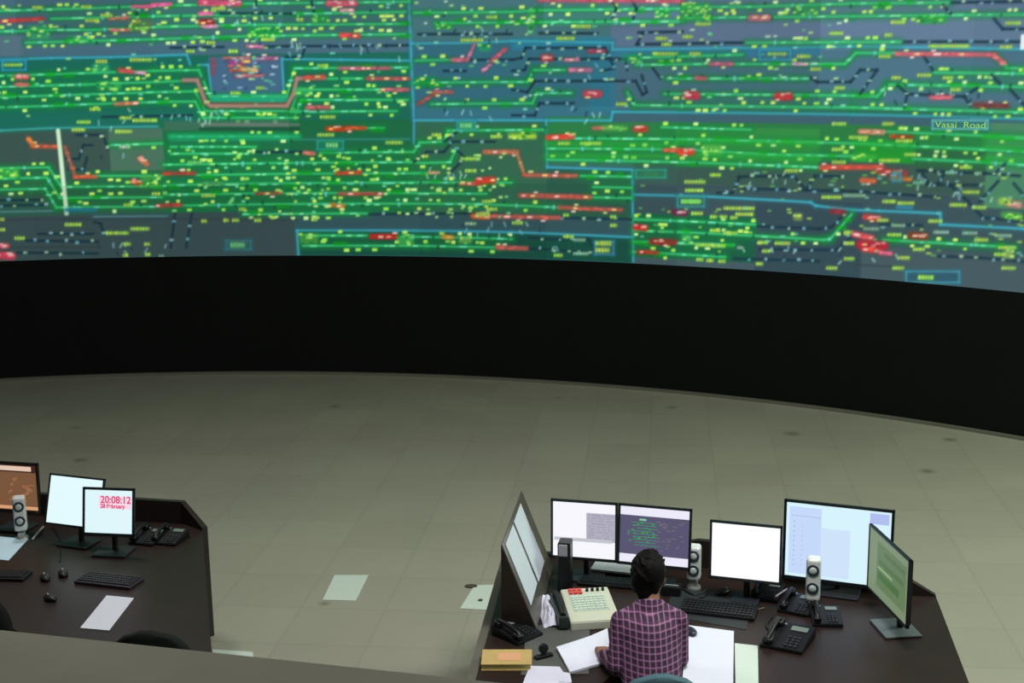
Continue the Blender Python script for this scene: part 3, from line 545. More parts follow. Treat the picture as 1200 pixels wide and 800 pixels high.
slope_sheet(.47, .82, .05, .80, 'long white sheet on the farther half of the sloped wooden stand')

# ------------------------------------------------------------------ monitors
def rot_x(a): return Matrix.Rotation(a, 3, 'X')
def monitor(label, x, y, yaw, lean, wd, h, scol, zb=.88, bez=.014, foot=(.22, .18), bezmat=None, group=None, name='computer_monitor', footmat=None):
    t = thing(name, label, 'monitor', (x, y, DZ), yaw, group); g = zb - DZ; bezmat = bezmat or M_bezel
    Rl = rot_x(-lean); base = Vector((0, 0, g))
    c = base + Rl @ Vector((0, .012, h / 2))
    bm = bmesh.new()     # bezel as a real frame around the recessed screen
    for cx, cz, sx_, sz_ in ((0, h / 2 - bez / 2, wd, bez), (0, -h / 2 + bez * .65, wd, bez * 1.3), (-wd / 2 + bez / 2, 0, bez, h), (wd / 2 - bez / 2, 0, bez, h)):
        box(bm, base + Rl @ Vector((cx, .007, h / 2 + cz)), (sx_, .018, sz_), Rl, .002)
    obj('bezel', bm, bezmat, t)
    bm = bmesh.new(); box(bm, base + Rl @ Vector((0, .022, h / 2)), (wd * .95, .014, h * .95), Rl, .004); box(bm, base + Rl @ Vector((0, .040, h / 2)), (wd * .5, .03, h * .5), Rl, .008); obj('back_shell', bm, M_bk, t)
    bm = bmesh.new(); box(bm, base + Rl @ Vector((0, .0085, h / 2)), (wd - 2 * bez, .012, h - 2 * bez), Rl); s = obj('screen', bm, mat('screen_%s' % '_'.join(map(str, scol)), scol, emit=scol), t)
    bm = bmesh.new(); top_p = base + Rl @ Vector((0, .06, h * .45)); top_p = base + Rl @ Vector((0, .072, h * .4)); cyl(bm, (0, .085, .012), top_p, .018, .016, 14); box(bm, top_p - Rl @ Vector((0, .006, 0)), (.08, .022, .08), Rl, .006); obj('stand_post', bm, M_bk, t)
    bm = bmesh.new(); box(bm, (0, .06, .008), (foot[0], foot[1], .014), None, .005); obj('foot', bm, footmat or M_bk2, t)
    def fr(u, v, dy=.001):  # u,v 0..1 across the screen, v from the top
        return base + Rl @ Vector((-wd / 2 + bez + u * (wd - 2 * bez), dy, bez + (1 - v) * (h - 2 * bez)))
    def patch(pname, u0, v0, u1, v1, col, k=0):
        bm = bmesh.new(); c = (fr(u0, v0, .0013 - k * .0006) + fr(u1, v1, .0013 - k * .0006)) / 2; box(bm, c, ((u1 - u0) * (wd - 2 * bez), .0008, (v1 - v0) * (h - 2 * bez)), Rl)
        o_ = obj(pname, bm, mat('glow_%s' % '_'.join(map(str, col)), col, emit=col), t); o_.parent = s; return o_
    return t, s, fr, patch, Rl
t, s, fr, pa, _ = monitor('square monitor with a half grey document page, left of the joined pair behind the man', .402, 7.523, -.257, .04, .398, .362, (246, 246, 252))
pa('window', .54, .17, 1.0, .68, (176, 174, 190)); pa('menu_strip', 0.02, .64, .95, .70, (196, 196, 206), 1)
bm = bmesh.new()
for i in range(16):
    for j in range(9):
        if rnd.random() < .75: c = fr(.58 + i * .026, .21 + j * .05, -.0006); box(bm, c, (.005, .0006, .008), _)
obj('text_block', bm, mat('glow_text_grey', (140, 138, 160), emit=(146, 144, 166)), s)
t, s, fr, pa, Rl = monitor('monitor with a green network map on purple, right of the joined pair behind the man', .797, 7.399, -.308, .11, .431, .36, (236, 234, 248))
pa('map_window', 0.0, .15, 1, .84, (86, 82, 112)); 
bm = bmesh.new()
for i in range(9):
    v = .27 + i * .05; u0_ = .14 + .03 * (i % 3); c = fr(u0_ + .2, v, -.0006); box(bm, c, (.15 - .01 * (i % 4), .0006, .0035), Rl)
for k in range(26):
    c = fr(rnd.uniform(.12, .5), rnd.uniform(.25, .62), -.001); box(bm, c, (.012, .0006, .009), Rl)
obj('map_lines', bm, mat('glow_green', (60, 150, 90), emit=(60, 150, 92)), s)
bm = bmesh.new()
for k in range(30): c = fr(rnd.uniform(.5, .92), rnd.uniform(.22, .76), -.0006); box(bm, c, (rnd.uniform(.01, .03), .0006, .004), Rl)
obj('map_marks', bm, mat('glow_tan', (120, 108, 112), emit=(122, 112, 118)), s)
pa('map_note', .28, .2, .38, .235, (130, 200, 150), 1)
t, s, fr, pa, _ = monitor('square monitor showing a blank white screen, middle of the main desk', 1.285, 7.16, -.323, .03, .404, .342, (255, 255, 255), bez=.013, foot=(.16, .16))
t, s, fr, pa, Rl = monitor('largest monitor, pale blue screen, standing behind the white speaker', 1.818, 7.245, -.385, .03, .612, .472, (214, 242, 252), zb=.82, bez=.016, foot=(.26, .2))
pa('left_pane', .03, .05, .34, .95, (196, 216, 250)); pa('right_pane', .34, .3, .62, .95, (206, 226, 250), 0); pa('tab', .80, .03, .98, .17, (176, 190, 240))
bm = bmesh.new()
for i in range(12): c = fr(.06 + i * .024, .165 + .004 * (i % 2), -.0008); box(bm, c, (.009, .0006, .005), Rl)
for i in range(10): c = fr(.08, .25 + i * .065, -.0008); box(bm, c, (.006, .0006, .01), Rl)
for i in range(9): c = fr(.16, .3 + i * .065, -.0008); box(bm, c, (.006, .0006, .006), Rl)
obj('text_block', bm, mat('glow_pale_text', (160, 176, 206), emit=(166, 182, 214)), s)
t, s, fr, pa, Rl = monitor('widescreen monitor turned side-on with a dim green page, right end of the main desk', 1.972, 6.774, -1.465, 0, .561, .373, (122, 140, 110), bez=.012, foot=(.24, .2), footmat=mat('grey_foot', (78, 86, 90), .5))
pa('page', .22, .12, .96, .84, (100, 124, 86)); pa('row', .25, .5, .62, .535, (140, 172, 124), 1); pa('row', .28, .38, .9, .46, (84, 112, 72), 1); pa('row', .25, .58, .8, .70, (74, 110, 66), 1); pa('row', .4, .2, .92, .27, (88, 114, 76), 1)
# left desk monitors
t, s, fr, pa, Rl = monitor('monitor with an orange-brown picture under a white bar, cut by the left frame edge', -3.334, 8.54, -.235, .035, .458, .348, (120, 84, 58), bez=.018, bezmat=mat('brown_black_bezel', (30, 20, 18), .4))
pa('title_bar', 0.0, .0, 1, .16, (60, 36, 28)); pa('address_bar', 0.02, .03, .92, .13, (226, 196, 176), 1); pa('lower_bar', .0, .90, 1, .97, (214, 160, 120))
bm = bmesh.new(); 
for k in range(14):
    c = fr(.3 + .6 * rnd.random(), .3 + .5 * rnd.random(), -.0008); box(bm, c, (rnd.uniform(.02, .06), .0006, rnd.uniform(.006, .02)), Rl @ Matrix.Rotation(rnd.uniform(-.6, .6), 3, 'Y'))
obj('picture_shapes', bm, mat('glow_rust', (150, 104, 70), emit=(150, 104, 70)), s)
t, s, fr, pa, Rl = monitor('leaning monitor with a blank white screen, partly behind the clock monitor', -2.83, 8.23, -.35, .295, .423, .329, (226, 250, 254), bez=.012)
t, s, fr, pa, Rl = monitor('small monitor showing the time in red digits, front of the left desk', -2.545, 8.053, -.151, .192, .344, .306, (222, 246, 250), bez=.016)
pa('pink_glow_panel', .30, .13, .985, .42, (250, 214, 232))
def scr_text(name, body, u, v, size, sx):
    p = fr(u, v, -.0004); ex = Vector((1, 0, 0)); ez = Rl @ Vector((0, 0, 1)); n = Rl @ Vector((0, -1, 0))
    M = Matrix(((ex.x, ez.x, n.x, p.x), (ex.y, ez.y, n.y, p.y), (ex.z, ez.z, n.z, p.z), (0, 0, 0, 1)))
    text_mesh(name, body, size, mat('glow_red_digits', (215, 60, 110), emit=(216, 66, 112)), s, M, sx=sx, bold=.0012)
scr_text('time_digits', '20:08:12', .33, .29, .063, .93); scr_text('date_text', '28 February', .33, .405, .036, .92)

# ------------------------------------------------------------------ speakers
def speaker(label, loc, rz, h=.245, group='white desk speakers with twin cones'):
    t = thing('desk_speaker', label, 'speaker', loc, rz, group); wd = .078
    bm = bmesh.new(); box(bm, (0, 0, h / 2 + .035), (wd, .085, h - .04), None, .018, seg=3); obj('cabinet', bm, M_wh, t)
    bm = bmesh.new(); box(bm, (0, 0, .024), (.045, .05, .04), None, .005); cyl(bm, (0, 0, .0), (0, 0, .012), .042, .038, 20); obj('stand', bm, M_silver, t)
    for cz in (h * .76, h * .40):
        bm = bmesh.new(); cyl(bm, (0, -.034, cz + .02), (0, -.047, cz + .02), .034, .033, 28); rg = obj('cone_ring', bm, mat('dark_blue_ring', (40, 56, 66), .4), t)
        bm = bmesh.new(); sph(bm, (0, -.046, cz + .02), .021, (1, .35, 1), 20); c = obj('cone_cap', bm, mat('pale_cone', (186, 196, 196), .4), t, smooth=True); c.parent = rg
    return t
speaker('white twin-cone speaker between the purple map monitor and the blank white monitor', P(813, 688, DZ), -.25)
speaker('white twin-cone speaker in front of the largest pale blue monitor', P(952, 713, DZ), -.3, .29)
speaker('white twin-cone speaker before the orange-brown screen on the left desk', P(26, 630, DZ), .25, .27)
t = thing('black_speaker', 'black box speaker with a grey grille, left of the paired monitors', 'speaker', P(662, 692, DZ), -.2)
bm = bmesh.new(); box(bm, (0, .02, .15), (.075, .1, .30), None, .008); obj('cabinet', bm, M_bk, t)
bm = bmesh.new(); box(bm, (-.004, -.034, .258), (.05, .012, .07), None, .004); obj('grille', bm, mat('grey_grille', (140, 142, 152), .5), t)

# ------------------------------------------------------------------ telephones
def phone(label, loc, rz, m=None, s=1.0):
    t = thing('desk_telephone', label, 'telephone', loc, rz, 'desk telephones'); m = m or M_bk
    wd, dp = .19 * s, .21 * s
    bm = bmesh.new(); prof = [(-dp / 2, 0), (-dp / 2, .018), (dp / 2, .055), (dp / 2, 0)]
    V0 = [bm.verts.new((-wd / 2, y, z)) for y, z in prof]; V1 = [bm.verts.new((wd / 2, y, z)) for y, z in prof]
    bm.faces.new(V0); bm.faces.new(V1[::-1])
    for i in range(4): j = (i + 1) % 4; bm.faces.new((V0[i], V1[i], V1[j], V0[j]))
    bmesh.ops.bevel(bm, geom=bm.edges[:], offset=.004, segments=2, affect='EDGES'); obj('base', bm, m, t)
    sl = math.atan2(.037, dp); Rs = rot_x(sl)
    def on(u, v, dz=0): y = v; return Vector((u, y, .018 + (y + dp / 2) * .037 / dp + dz))
    bm = bmesh.new()
    for i in range(3):
        for j in range(4): box(bm, on(.012 * s + i * .022 * s, -dp * .36 + j * .022 * s, .003), (.015 * s, .014 * s, .007), Rs, .002)
    obj('keypad', bm, M_bk2 if m is M_bk else M_wh, t)
    bm = bmesh.new(); box(bm, on(.035 * s, dp * .3, .002), (.075 * s, .036 * s, .005), Rs, .001); obj('display', bm, mat('grey_green_display', (110, 124, 118), .25), t)
    bm = bmesh.new(); x = -wd / 2 + .032 * s
    pts = spline([on(x, -dp * .42, .022), on(x, -dp * .3, .034), on(x, 0, .04), on(x, dp * .3, .034), on(x, dp * .42, .022)], 5)
    tube(bm, pts, .013, 10); box(bm, on(x, -dp * .36, .016), (.045 * s, .05 * s, .03), Rs, .009); box(bm, on(x, dp * .36, .016), (.045 * s, .05 * s, .03), Rs, .009)
    h = obj('handset', bm, m, t, smooth=True)
    bm = bmesh.new(); cyl(bm, on(x + .03 * s, dp * .38, .001), on(x + .03 * s, dp * .38, .008), .006 * s, n=12); obj('lamp', bm, M_silver, t)
    return t
phone('black telephone nearest the front of the cluster on the main desk', P(923, 752, DZ), -.5, s=1.2)
phone('black telephone just below the white speaker, behind the nearest telephone', P(935, 713, DZ), -.5, s=.95)
phone('black telephone at the back of the cluster beside the blank monitor', P(899, 698, DZ), -.45, s=.85)
phone('narrow black telephone at the right of the cluster, under the largest monitor', P(968, 727, DZ), -.1, s=.85)
phone('black telephone right beside the small clock monitor on the left desk', P(174, 633, DZ), -.3, s=.95)
phone('black telephone nearest the chamfered right corner of the left desk', P(199, 633, DZ), -.25, s=.95)
phone('black telephone with a silver dot before the wedge stand', P(606, 744, DZ), .75, s=1.0)

# cream desk console with red and black keys
t = thing('switchboard_console', 'cream switchboard console with red and black top keys, left of the seated man', 'console', P(691, 722, DZ), .12); wd, dp = .27, .36
bm = bmesh.new(); prof = [(-dp / 2, 0), (-dp / 2, .05), (-dp / 2 + .07, .062), (dp / 2, .095), (dp / 2, 0)]
V0 = [bm.verts.new((-wd / 2, y, z)) for y, z in prof]; V1 = [bm.verts.new((wd / 2, y, z)) for y, z in prof]; bm.faces.new(V0); bm.faces.new(V1[::-1])
for i in range(5): j = (i + 1) % 5; bm.faces.new((V0[i], V1[i], V1[j], V0[j]))
bmesh.ops.bevel(bm, geom=bm.edges[:], offset=.005, segments=2, affect='EDGES'); obj('case', bm, M_cream, t)
zz = lambda y: .062 + (y + dp / 2 - .07) * .033 / (dp - .07); Rs = rot_x(math.atan2(.033, dp - .07))
bm = bmesh.new()
for i in range(3):
    for j in range(2): box(bm, (-.085 + i * .027, .12 + j * .03, zz(.12 + j * .03) + .006), (.021, .024, .014), Rs, .003)
obj('red_keys', bm, M_red, t)['label'] = 'red plastic keys'
bm = bmesh.new()
for i in range(4): cyl(bm, (.01 + i * .03, .14, zz(.14)), (.01 + i * .03, .14, zz(.14) + .016), .009, .008, 12)
obj('black_knobs', bm, M_bk, t)['label'] = 'black round knobs'
bm = bmesh.new(); box(bm, (.0, .01, zz(.01) + .001), (.2, .17, .003), Rs, .001); k_ = obj('key_panel', bm, mat('pale_green_panel', (172, 190, 176), .5), t)
bm = bmesh.new()
for i in range(8):
    for j in range(6): box(bm, (-.084 + i * .024, -.055 + j * .026, zz(-.055 + j * .026) + .005), (.017, .017, .006), Rs, .001)
b2 = obj('button_grid', bm, mat('pale_button', (186, 200, 188), .5), t); b2.parent = k_
bm = bmesh.new(); box(bm, (-wd / 2 - .035, .0, .045), (.055, dp * .95, .07), None, .008); obj('receiver_cradle', bm, mat('dark_green_cradle', (30, 44, 40), .4), t)
bm = bmesh.new(); tube(bm, spline([(-wd / 2 - .035, -.15, .085), (-wd / 2 - .035, -.1, .105), (-wd / 2 - .035, 0, .112), (-wd / 2 - .035, .1, .105), (-wd / 2 - .035, .15, .085)], 5), .014, 10); obj('handset', bm, M_bk, t, smooth=True)

# ------------------------------------------------------------------ papers, books, keyboards, mice
def sheet(label, quad, m, name='paper_sheet', th=.002, cat='paper', z=DZ, curl=.0, group=None, over=0.0015):
    P4 = [P(x, y, z) for x, y in quad]; o = P4[0].copy(); o.z = z + over; n = 6
    bm = bmesh.new(); g = []
    for i in range(n + 1):
        for j in range(n + 1):
            u, v = i / n, j / n; p = (P4[0] * (1 - u) * (1 - v) + P4[1] * u * (1 - v) + P4[2] * u * v + P4[3] * (1 - u) * v)
            hgt = curl * ((u - .5) ** 2 * 2 + .4 * math.sin(u * 7 + v * 5) * .3 + .1)
            g.append((p.x - o.x, p.y - o.y, max(0, hgt)))
    lo = [bm.verts.new(c) for c in g]; hi = [bm.verts.new((c[0], c[1], c[2] + th)) for c in g]; k = lambda i, j: i * (n + 1) + j
    for i in range(n):
        for j in range(n):
            bm.faces.new([lo[k(i, j)], lo[k(i, j + 1)], lo[k(i + 1, j + 1)], lo[k(i + 1, j)]]); bm.faces.new([hi[k(i, j)], hi[k(i + 1, j)], hi[k(i + 1, j + 1)], hi[k(i, j + 1)]])
    ed = [k(i, 0) for i in range(n + 1)] + [k(n, j) for j in range(1, n + 1)] + [k(i, n) for i in range(n - 1, -1, -1)] + [k(0, j) for j in range(n - 1, 0, -1)]
    for a_, b__ in zip(ed, ed[1:] + ed[:1]): bm.faces.new([lo[a_], lo[b__], hi[b__], hi[a_]])
    return tag(obj(name, bm, m, loc=o), label, cat, group)
sheet('large white sheet right of the seated man, under the mouse', [(797, 742), (812, 734), (860, 741), (858, 815)][0:0] or [(806, 733), (860, 740), (859, 812), (798, 812)], M_paper, th=.003)
sheet('greenish white sheet right of the large white sheet', [(861, 754), (888, 757), (889, 812), (862, 812)], M_papg)
sheet('white open register left of the seated man, near his arm', [(652, 762), (712, 740), (716, 776), (668, 791)], M_paper, 'open_register', .012, 'register', curl=.012)
sheet('white sheets at the bottom edge beside the yellow book', [(621, 781), (656, 782), (670, 803), (612, 803)], M_paper, th=.004)
sheet('white sheet sticking out below the open register', [(654, 788), (668, 790), (670, 801), (655, 800)], M_paper, over=.006)
sheet('grey-white printed sheet under the paired monitors', [(698, 663), (738, 661), (748, 678), (692, 672)], mat('pale_grey_paper', (176, 182, 192), .7), over=.02, th=.012, name='document_tray', cat='document tray')
sheet('white sheet lying alone on the left desk', [(125, 698), (157, 701), (128, 739), (94, 736)], M_paper)
sheet('pale blue sheet in front of the left desk speaker', [(-20, 627), (33, 632), (10, 657), (-30, 652)], mat('pale_blue_paper', (190, 220, 236), .8))
sheet('white square sheet lying alone on the open floor', [(392, 674), (432, 674), (417, 704), (378, 703)], M_papg, z=0, name='floor_sheet')
sheet('spotted white sheet on the floor close beside the main desk', [(556, 686), (592, 685), (592, 716), (539, 713)], M_papg, z=0, name='floor_sheet')
sheet('white strip on the floor just above the parapet', [(249, 761), (296, 764), (297, 770), (249, 770)], M_papg, z=0, name='floor_strip')
bm = bmesh.new(); p = P(552, 687); sph(bm, (0, 0, .005), .04, (1.2, .9, .12), 10); tag(obj('scrap', bm, mat('dark_scrap', (62, 62, 52), .8), loc=p, smooth=True), 'dark scrap at the torn corner of the floor sheet', 'scrap')
bm = bmesh.new(); p = P(563, 704); sph(bm, (0, 0, .005), .018, (1, 1, .2), 8); tag(obj('scrap', bm, MATS['dark_scrap'], loc=(p.x, p.y, .0045), smooth=True), 'small dark speck on the floor sheet beside the main desk', 'scrap')
# crumpled papers between stand and console
def crumple(label, px, py, sx_, sy_, h, seed, rz):
    r = random.Random(seed); bm = bmesh.new(); n = 9; lo = []; hi = []
    for i in range(n + 1):
        for j in range(n + 1):
            u, v = i / n - .5, j / n - .5; z = h * (.25 + .75 * max(0, 1 - 2.6 * abs(u))) * (.6 + .4 * r.random()) * (1 if 0 < i < n and 0 < j < n else .3)
            c = (u * sx_ + r.uniform(-.004, .004), v * sy_ + r.uniform(-.004, .004), z); lo.append(bm.verts.new((c[0], c[1], max(0, z - .003)))); hi.append(bm.verts.new(c))
    k = lambda i, j: i * (n + 1) + j
    for i in range(n):
        for j in range(n): bm.faces.new([lo[k(i, j)], lo[k(i, j + 1)], lo[k(i + 1, j + 1)], lo[k(i + 1, j)]]); bm.faces.new([hi[k(i, j)], hi[k(i + 1, j)], hi[k(i + 1, j + 1)], hi[k(i, j + 1)]])
    ed = [k(i, 0) for i in range(n + 1)] + [k(n, j) for j in range(1, n + 1)] + [k(i, n) for i in range(n - 1, -1, -1)] + [k(0, j) for j in range(n - 1, 0, -1)]
    for a_, b__ in zip(ed, ed[1:] + ed[:1]): bm.faces.new([lo[a_], lo[b__], hi[b__], hi[a_]])
    p = P(px, py, DZ + .0015); o_ = obj('crumpled_papers', bm, M_paper, loc=p); o_.rotation_euler = (0, 0, rz); tag(o_, label, 'paper')
crumple('crumpled white papers between the wedge stand and the cream console', 643, 718, .115, .40, .07, 3, .12)

# yellow book
c = P(594, 777, DZ); t = thing('ledger_book', 'thick yellow-covered ledger with a pinkish label, bottom left corner of the main desk', 'book', c, -.03)
bm = bmesh.new(); box(bm, (0, 0, .018), (.246, .165, .026)); obj('pages', bm, mat('page_block', (214, 196, 128), .8), t)
bm = bmesh.new(); box(bm, (0, 0, .034), (.256, .175, .005), None, .001); box(bm, (0, 0, .0025), (.256, .175, .005), None, .001); box(bm, (0, .086, .018), (.256, .004, .03)); obj('cover', bm, mat('mustard_cover', (176, 152, 96), .6, var=.06, scale=20), t)
bm = bmesh.new(); box(bm, (.012, 0, .037), (.12, .085, .0012)); l_ = obj('cover_label', bm, mat('pink_label', (202, 150, 112), .7), t); l_['label'] = 'pinkish paper label'
# small black stand on the mat
t = thing('tape_dispenser', 'small black desk gadget on the grey mat beside the yellow book', 'gadget', P(637, 770, DZ + .004), .5)
bm = bmesh.new(); box(bm, (0, 0, .008), (.10, .035, .016), None, .004); obj('foot', bm, M_bk, t)
bm = bmesh.new(); cyl(bm, (0, -.008, .05), (0, .008, .05), .026, n=20); box(bm, (0, 0, .03), (.02, .014, .04)); obj('reel', bm, M_bk, t)

def keyboard(label, px, py, rz, wd=.42, dp=.15, m=None):
    t = thing('keyboard', label, 'keyboard', P(px, py, DZ), rz, 'computer keyboards')
    bm = bmesh.new(); box(bm, (0, 0, .011), (wd, dp, .02), None, .006); obj('case', bm, m or M_bk, t)
    bm = bmesh.new(); nx = 18
    for j in range(5):
        for i in range(nx):
            box(bm, (-wd / 2 + .02 + i * (wd - .04) / (nx - 1), -dp / 2 + .025 + j * (dp - .045) / 4, .024), ((wd - .04) / nx * .82, (dp - .04) / 5 * .8, .008))
    obj('keys', bm, M_key, t)
    bm = bmesh.new()
    for i in range(3): box(bm, (wd / 2 - .05 + i * .014, dp / 2 - .008, .0215), (.005, .004, .002))
    obj('indicator_lights', bm, M_silver, t)
    return t
sheet('dark blue-grey desk pad under the large keyboard', [(786, 688), (884, 700), (874, 738), (783, 722)], mat('blue_grey_pad', (30, 37, 40), .6), 'desk_pad', .003, 'desk pad', over=.0)
keyboard('large black keyboard below the blank white monitor', 842, 716, -.32, .42, .18)
keyboard('dark keyboard in front of the man, below the purple map monitor', 712, 684, -.25, .34, .13)
keyboard('dark purple-tinted keyboard on the left desk in front of the clock monitor', 128, 682, -.30, .38, .16, mat('purple_black_plastic', (40, 34, 48), .45))
keyboard('black keyboard at the left frame edge of the left desk', 5, 676, -.1, .3, .14)

def mouse(label, px, py, rz, z=DZ, m=None, g='computer mice'):
    t = thing('computer_mouse', label, 'mouse', P(px, py, z), rz, g)
    bm = bmesh.new(); sph(bm, (0, 0, .014), .03, (1, 1.75, .62), 20)
    for v in bm.verts: v.co.z = max(v.co.z, 0.0005)
    obj('shell', bm, m or mat('dark_blue_plastic', (30, 38, 50), .35), t, smooth=True)
    bm = bmesh.new(); cyl(bm, (-.004, .026, .03), (.004, .026, .03), .007, n=12); obj('scroll_wheel', bm, M_silver, t)
    return t
mouse('dark blue mouse on the large white sheet beside the man', 809, 742, .35, DZ + .005)
mouse('black mouse in front of the blank white monitor', 848, 696, -.9, m=M_bk)
mouse('black mouse nearest the purple-tinted keyboard on the left desk', 74, 674, .4, m=M_bk)
mouse('black mouse left of the two side by side on the left desk', 53, 679, .5, m=M_bk)
mouse('black mouse alone nearer the parapet on the left desk', 59, 703, .9, m=M_bk)

def cable(label, pts, r, m, z=DZ, name='cable'):
    q = [P(x, y, z + h + r) for x, y, h in pts]; o = q[0].copy(); bm = bmesh.new(); tube(bm, [p - o for p in spline(q, 6)], r, 8)
    tag(obj(name, bm, m, loc=o, smooth=True), label, 'cable')
cable('tan cable loop between the keyboard and the telephones', [(893, 697, .02), (880, 698, 0), (877, 708, 0), (884, 714, 0), (896, 712, 0)], .004, mat('tan_cable', (112, 96, 80), .6))
cable('black cable hanging behind the leaning monitor on the left desk', [(62, 618, 0), (70, 632, 0), (71, 648, 0), (70, 658, 0)], .004, M_bk)
cable('pale plug lead beside the left desk speaker', [(38, 632, 0), (44, 624, .01), (51, 617, .01)], .007, mat('pale_lead', (150, 146, 148), .5))
cable('black telephone cord curling beside the nearest telephone', [(905, 722, .0), (898, 732, .0), (903, 741, 0), (897, 750, 0), (905, 757, 0)], .006, M_bk)
cable('black tangle of leads at the foot of the white speaker', [(800, 690, 0), (815, 697, 0), (830, 690, 0), (826, 699, 0), (812, 701, 0)], .006, M_bk)
t = thing('desk_pen', 'pale pen lying on the back telephone of the cluster', 'pen', P(916, 694, DZ + .075), .9)
bm = bmesh.new(); cyl(bm, (-.07, 0, 0), (.06, 0, 0), .005, n=10); obj('barrel', bm, mat('pale_pen', (150, 150, 160), .4), t)
bm = bmesh.new(); cyl(bm, (.06, 0, 0), (.072, 0, 0), .005, .001, 10); obj('tip', bm, M_silver, t)
# narrow calculator-like remote between head and white speaker
t = thing('label_printer', 'small black box with a pale strip, right of the man\'s head', 'box', P(787, 696, DZ), -.25)
bm = bmesh.new(); box(bm, (0, 0, .03), (.11, .08, .06), None, .008); obj('case', bm, M_bk, t)
bm = bmesh.new(); box(bm, (0, -.012, .0605), (.08, .014, .002)); obj('pale_strip', bm, M_silver, t)

# ------------------------------------------------------------------ chairs
def chair(label, x, y, rz, m, backtop=.96, grp=None, bw=.40, arms=True):
    t = thing('office_chair', label, 'chair', (x, y, 0), rz, grp)
    bm = bmesh.new(); box(bm, (0, 0, .455), (.46, .44, .07), None, .03, seg=3); obj('seat', bm, m, t, smooth=True)
    # curved, round-topped back
    bm = bmesh.new(); n, k = 14, 12; F = []; Bk = []
    for j in range(k + 1):
        v = j / k; z = .52 + (backtop - .52) * v; half = bw / 2 * (math.sqrt(max(0.02, 1 - max(0, (v - .55) / .45) ** 2.2)))
        for i in range(n + 1):
            u = i / n * 2 - 1; F.append(bm.verts.new((u * half, -.235 - .05 * v + .05 * (u * half / (bw / 2)) ** 2, z))); 
    for j in range(k + 1):
        v = j / k; z = .52 + (backtop - .52) * v; half = bw / 2 * (math.sqrt(max(0.02, 1 - max(0, (v - .55) / .45) ** 2.2)))
        for i in range(n + 1):
            u = i / n * 2 - 1; Bk.append(bm.verts.new((u * half, -.285 - .05 * v + .05 * (u * half / (bw / 2)) ** 2, z)))
    q = lambda i, j: j * (n + 1) + i
    for j in range(k):
        for i in range(n): bm.faces.new([F[q(i, j)], F[q(i + 1, j)], F[q(i + 1, j + 1)], F[q(i, j + 1)]]); bm.faces.new([Bk[q(i, j)], Bk[q(i, j + 1)], Bk[q(i + 1, j + 1)], Bk[q(i + 1, j)]])
    ed = [q(i, 0) for i in range(n + 1)] + [q(n, j) for j in range(1, k + 1)] + [q(i, k) for i in range(n - 1, -1, -1)] + [q(0, j) for j in range(k - 1, 0, -1)]
    for a_, b__ in zip(ed, ed[1:] + ed[:1]): bm.faces.new([F[a_], F[b__], Bk[b__], Bk[a_]])
    obj('backrest', bm, m, t, smooth=True)
    bm = bmesh.new(); box(bm, (0, -.30, .56), (.06, .02, .26), rot_x(.1)); box(bm, (0, -.18, .425), (.06, .26, .02)); obj('back_bracket', bm, M_bk, t)
    for sx_ in (-1, 1) if arms else ():
        bm = bmesh.new(); tube(bm, spline([(sx_ * .25, -.1, .43), (sx_ * .28, -.1, .60), (sx_ * .27, -.06, .665), (sx_ * .27, .14, .665)], 5), .012, 8); box(bm, (sx_ * .27, .03, .68), (.05, .24, .025), None, .01); obj('armrest', bm, M_bk, t, smooth=False)
    bm = bmesh.new(); cyl(bm, (0, 0, .08), (0, 0, .42), .028, n=16); obj('gas_column', bm, M_silver, t)
    for i in range(5):
        a = i * 2 * math.pi / 5 + .3; bm = bmesh.new(); d = Vector((math.cos(a), math.sin(a), 0))
        tube(bm, [d * .02 + Vector((0, 0, .11)), d * .28 + Vector((0, 0, .075))], [.022, .016], 8); lg = obj('leg', bm, M_bk, t)
        bm = bmesh.new(); c_ = d * .28; pr = Vector((-d.y, d.x, 0)); cyl(bm, c_ + pr * .014 + Vector((0, 0, .03)), c_ - pr * .014 + Vector((0, 0, .03)), .03, n=14); wl = obj('castor', bm, M_bk, t); wl.parent = lg
    return t
PX = .665
chair('blue-grey office chair with a round back, under the man in the checked shirt', PX + .01, 6.16, 0, M_teal, .955)
chair('black office chair at the left edge of the photo, pulled to the left desk', P(-8, 688, 1.04).x - .08, P(-8, 688, 1.04).y + .29, -.25, mat('black_fabric', (14, 16, 17), .85, spec=.2), 1.04, bw=.42)
chair('dark green-black office chair whose back peeks over the parapet edge', P(170, 741, .95).x, P(170, 741, .95).y + .31, 0, mat('dark_green_fabric', (16, 22, 20), .85, spec=.2), .95, bw=.42, arms=False)

# ------------------------------------------------------------------ the seated man
def remeshed(name, build, vox, m, parent, smooth_it=6, loc=None, sub=False):
    bm = bmesh.new(); build(bm); me = bpy.data.meshes.new(name); bm.to_mesh(me); bm.free()
    t_ = bpy.data.objects.new(name, me); COL.objects.link(t_)
    r_ = t_.modifiers.new('r', 'REMESH'); r_.mode = 'VOXEL'; r_.voxel_size = vox
    if smooth_it: s_ = t_.modifiers.new('s', 'SMOOTH'); s_.iterations = smooth_it; s_.factor = .5
    dg = bpy.context.evaluated_depsgraph_get(); me2 = bpy.data.meshes.new_from_object(t_.evaluated_get(dg)); bpy.data.objects.remove(t_)
    for p_ in me2.polygons: p_.use_smooth = True
    me2.materials.clear(); me2.materials.append(m); me2.name = name
    o_ = bpy.data.objects.new(name, me2); COL.objects.link(o_); o_.parent = parent
    return o_
def limb(bm, a, b, ra, rb, n=14):
    a = Vector(a); b = Vector(b); cyl(bm, a, b, ra, rb, n); sph(bm, a, ra, n=14); sph(bm, b, rb, n=14)

man = thing('person', 'seated person with short black hair in a purple checked shirt, back to us', 'person', (PX, 6.16, 0), 0)
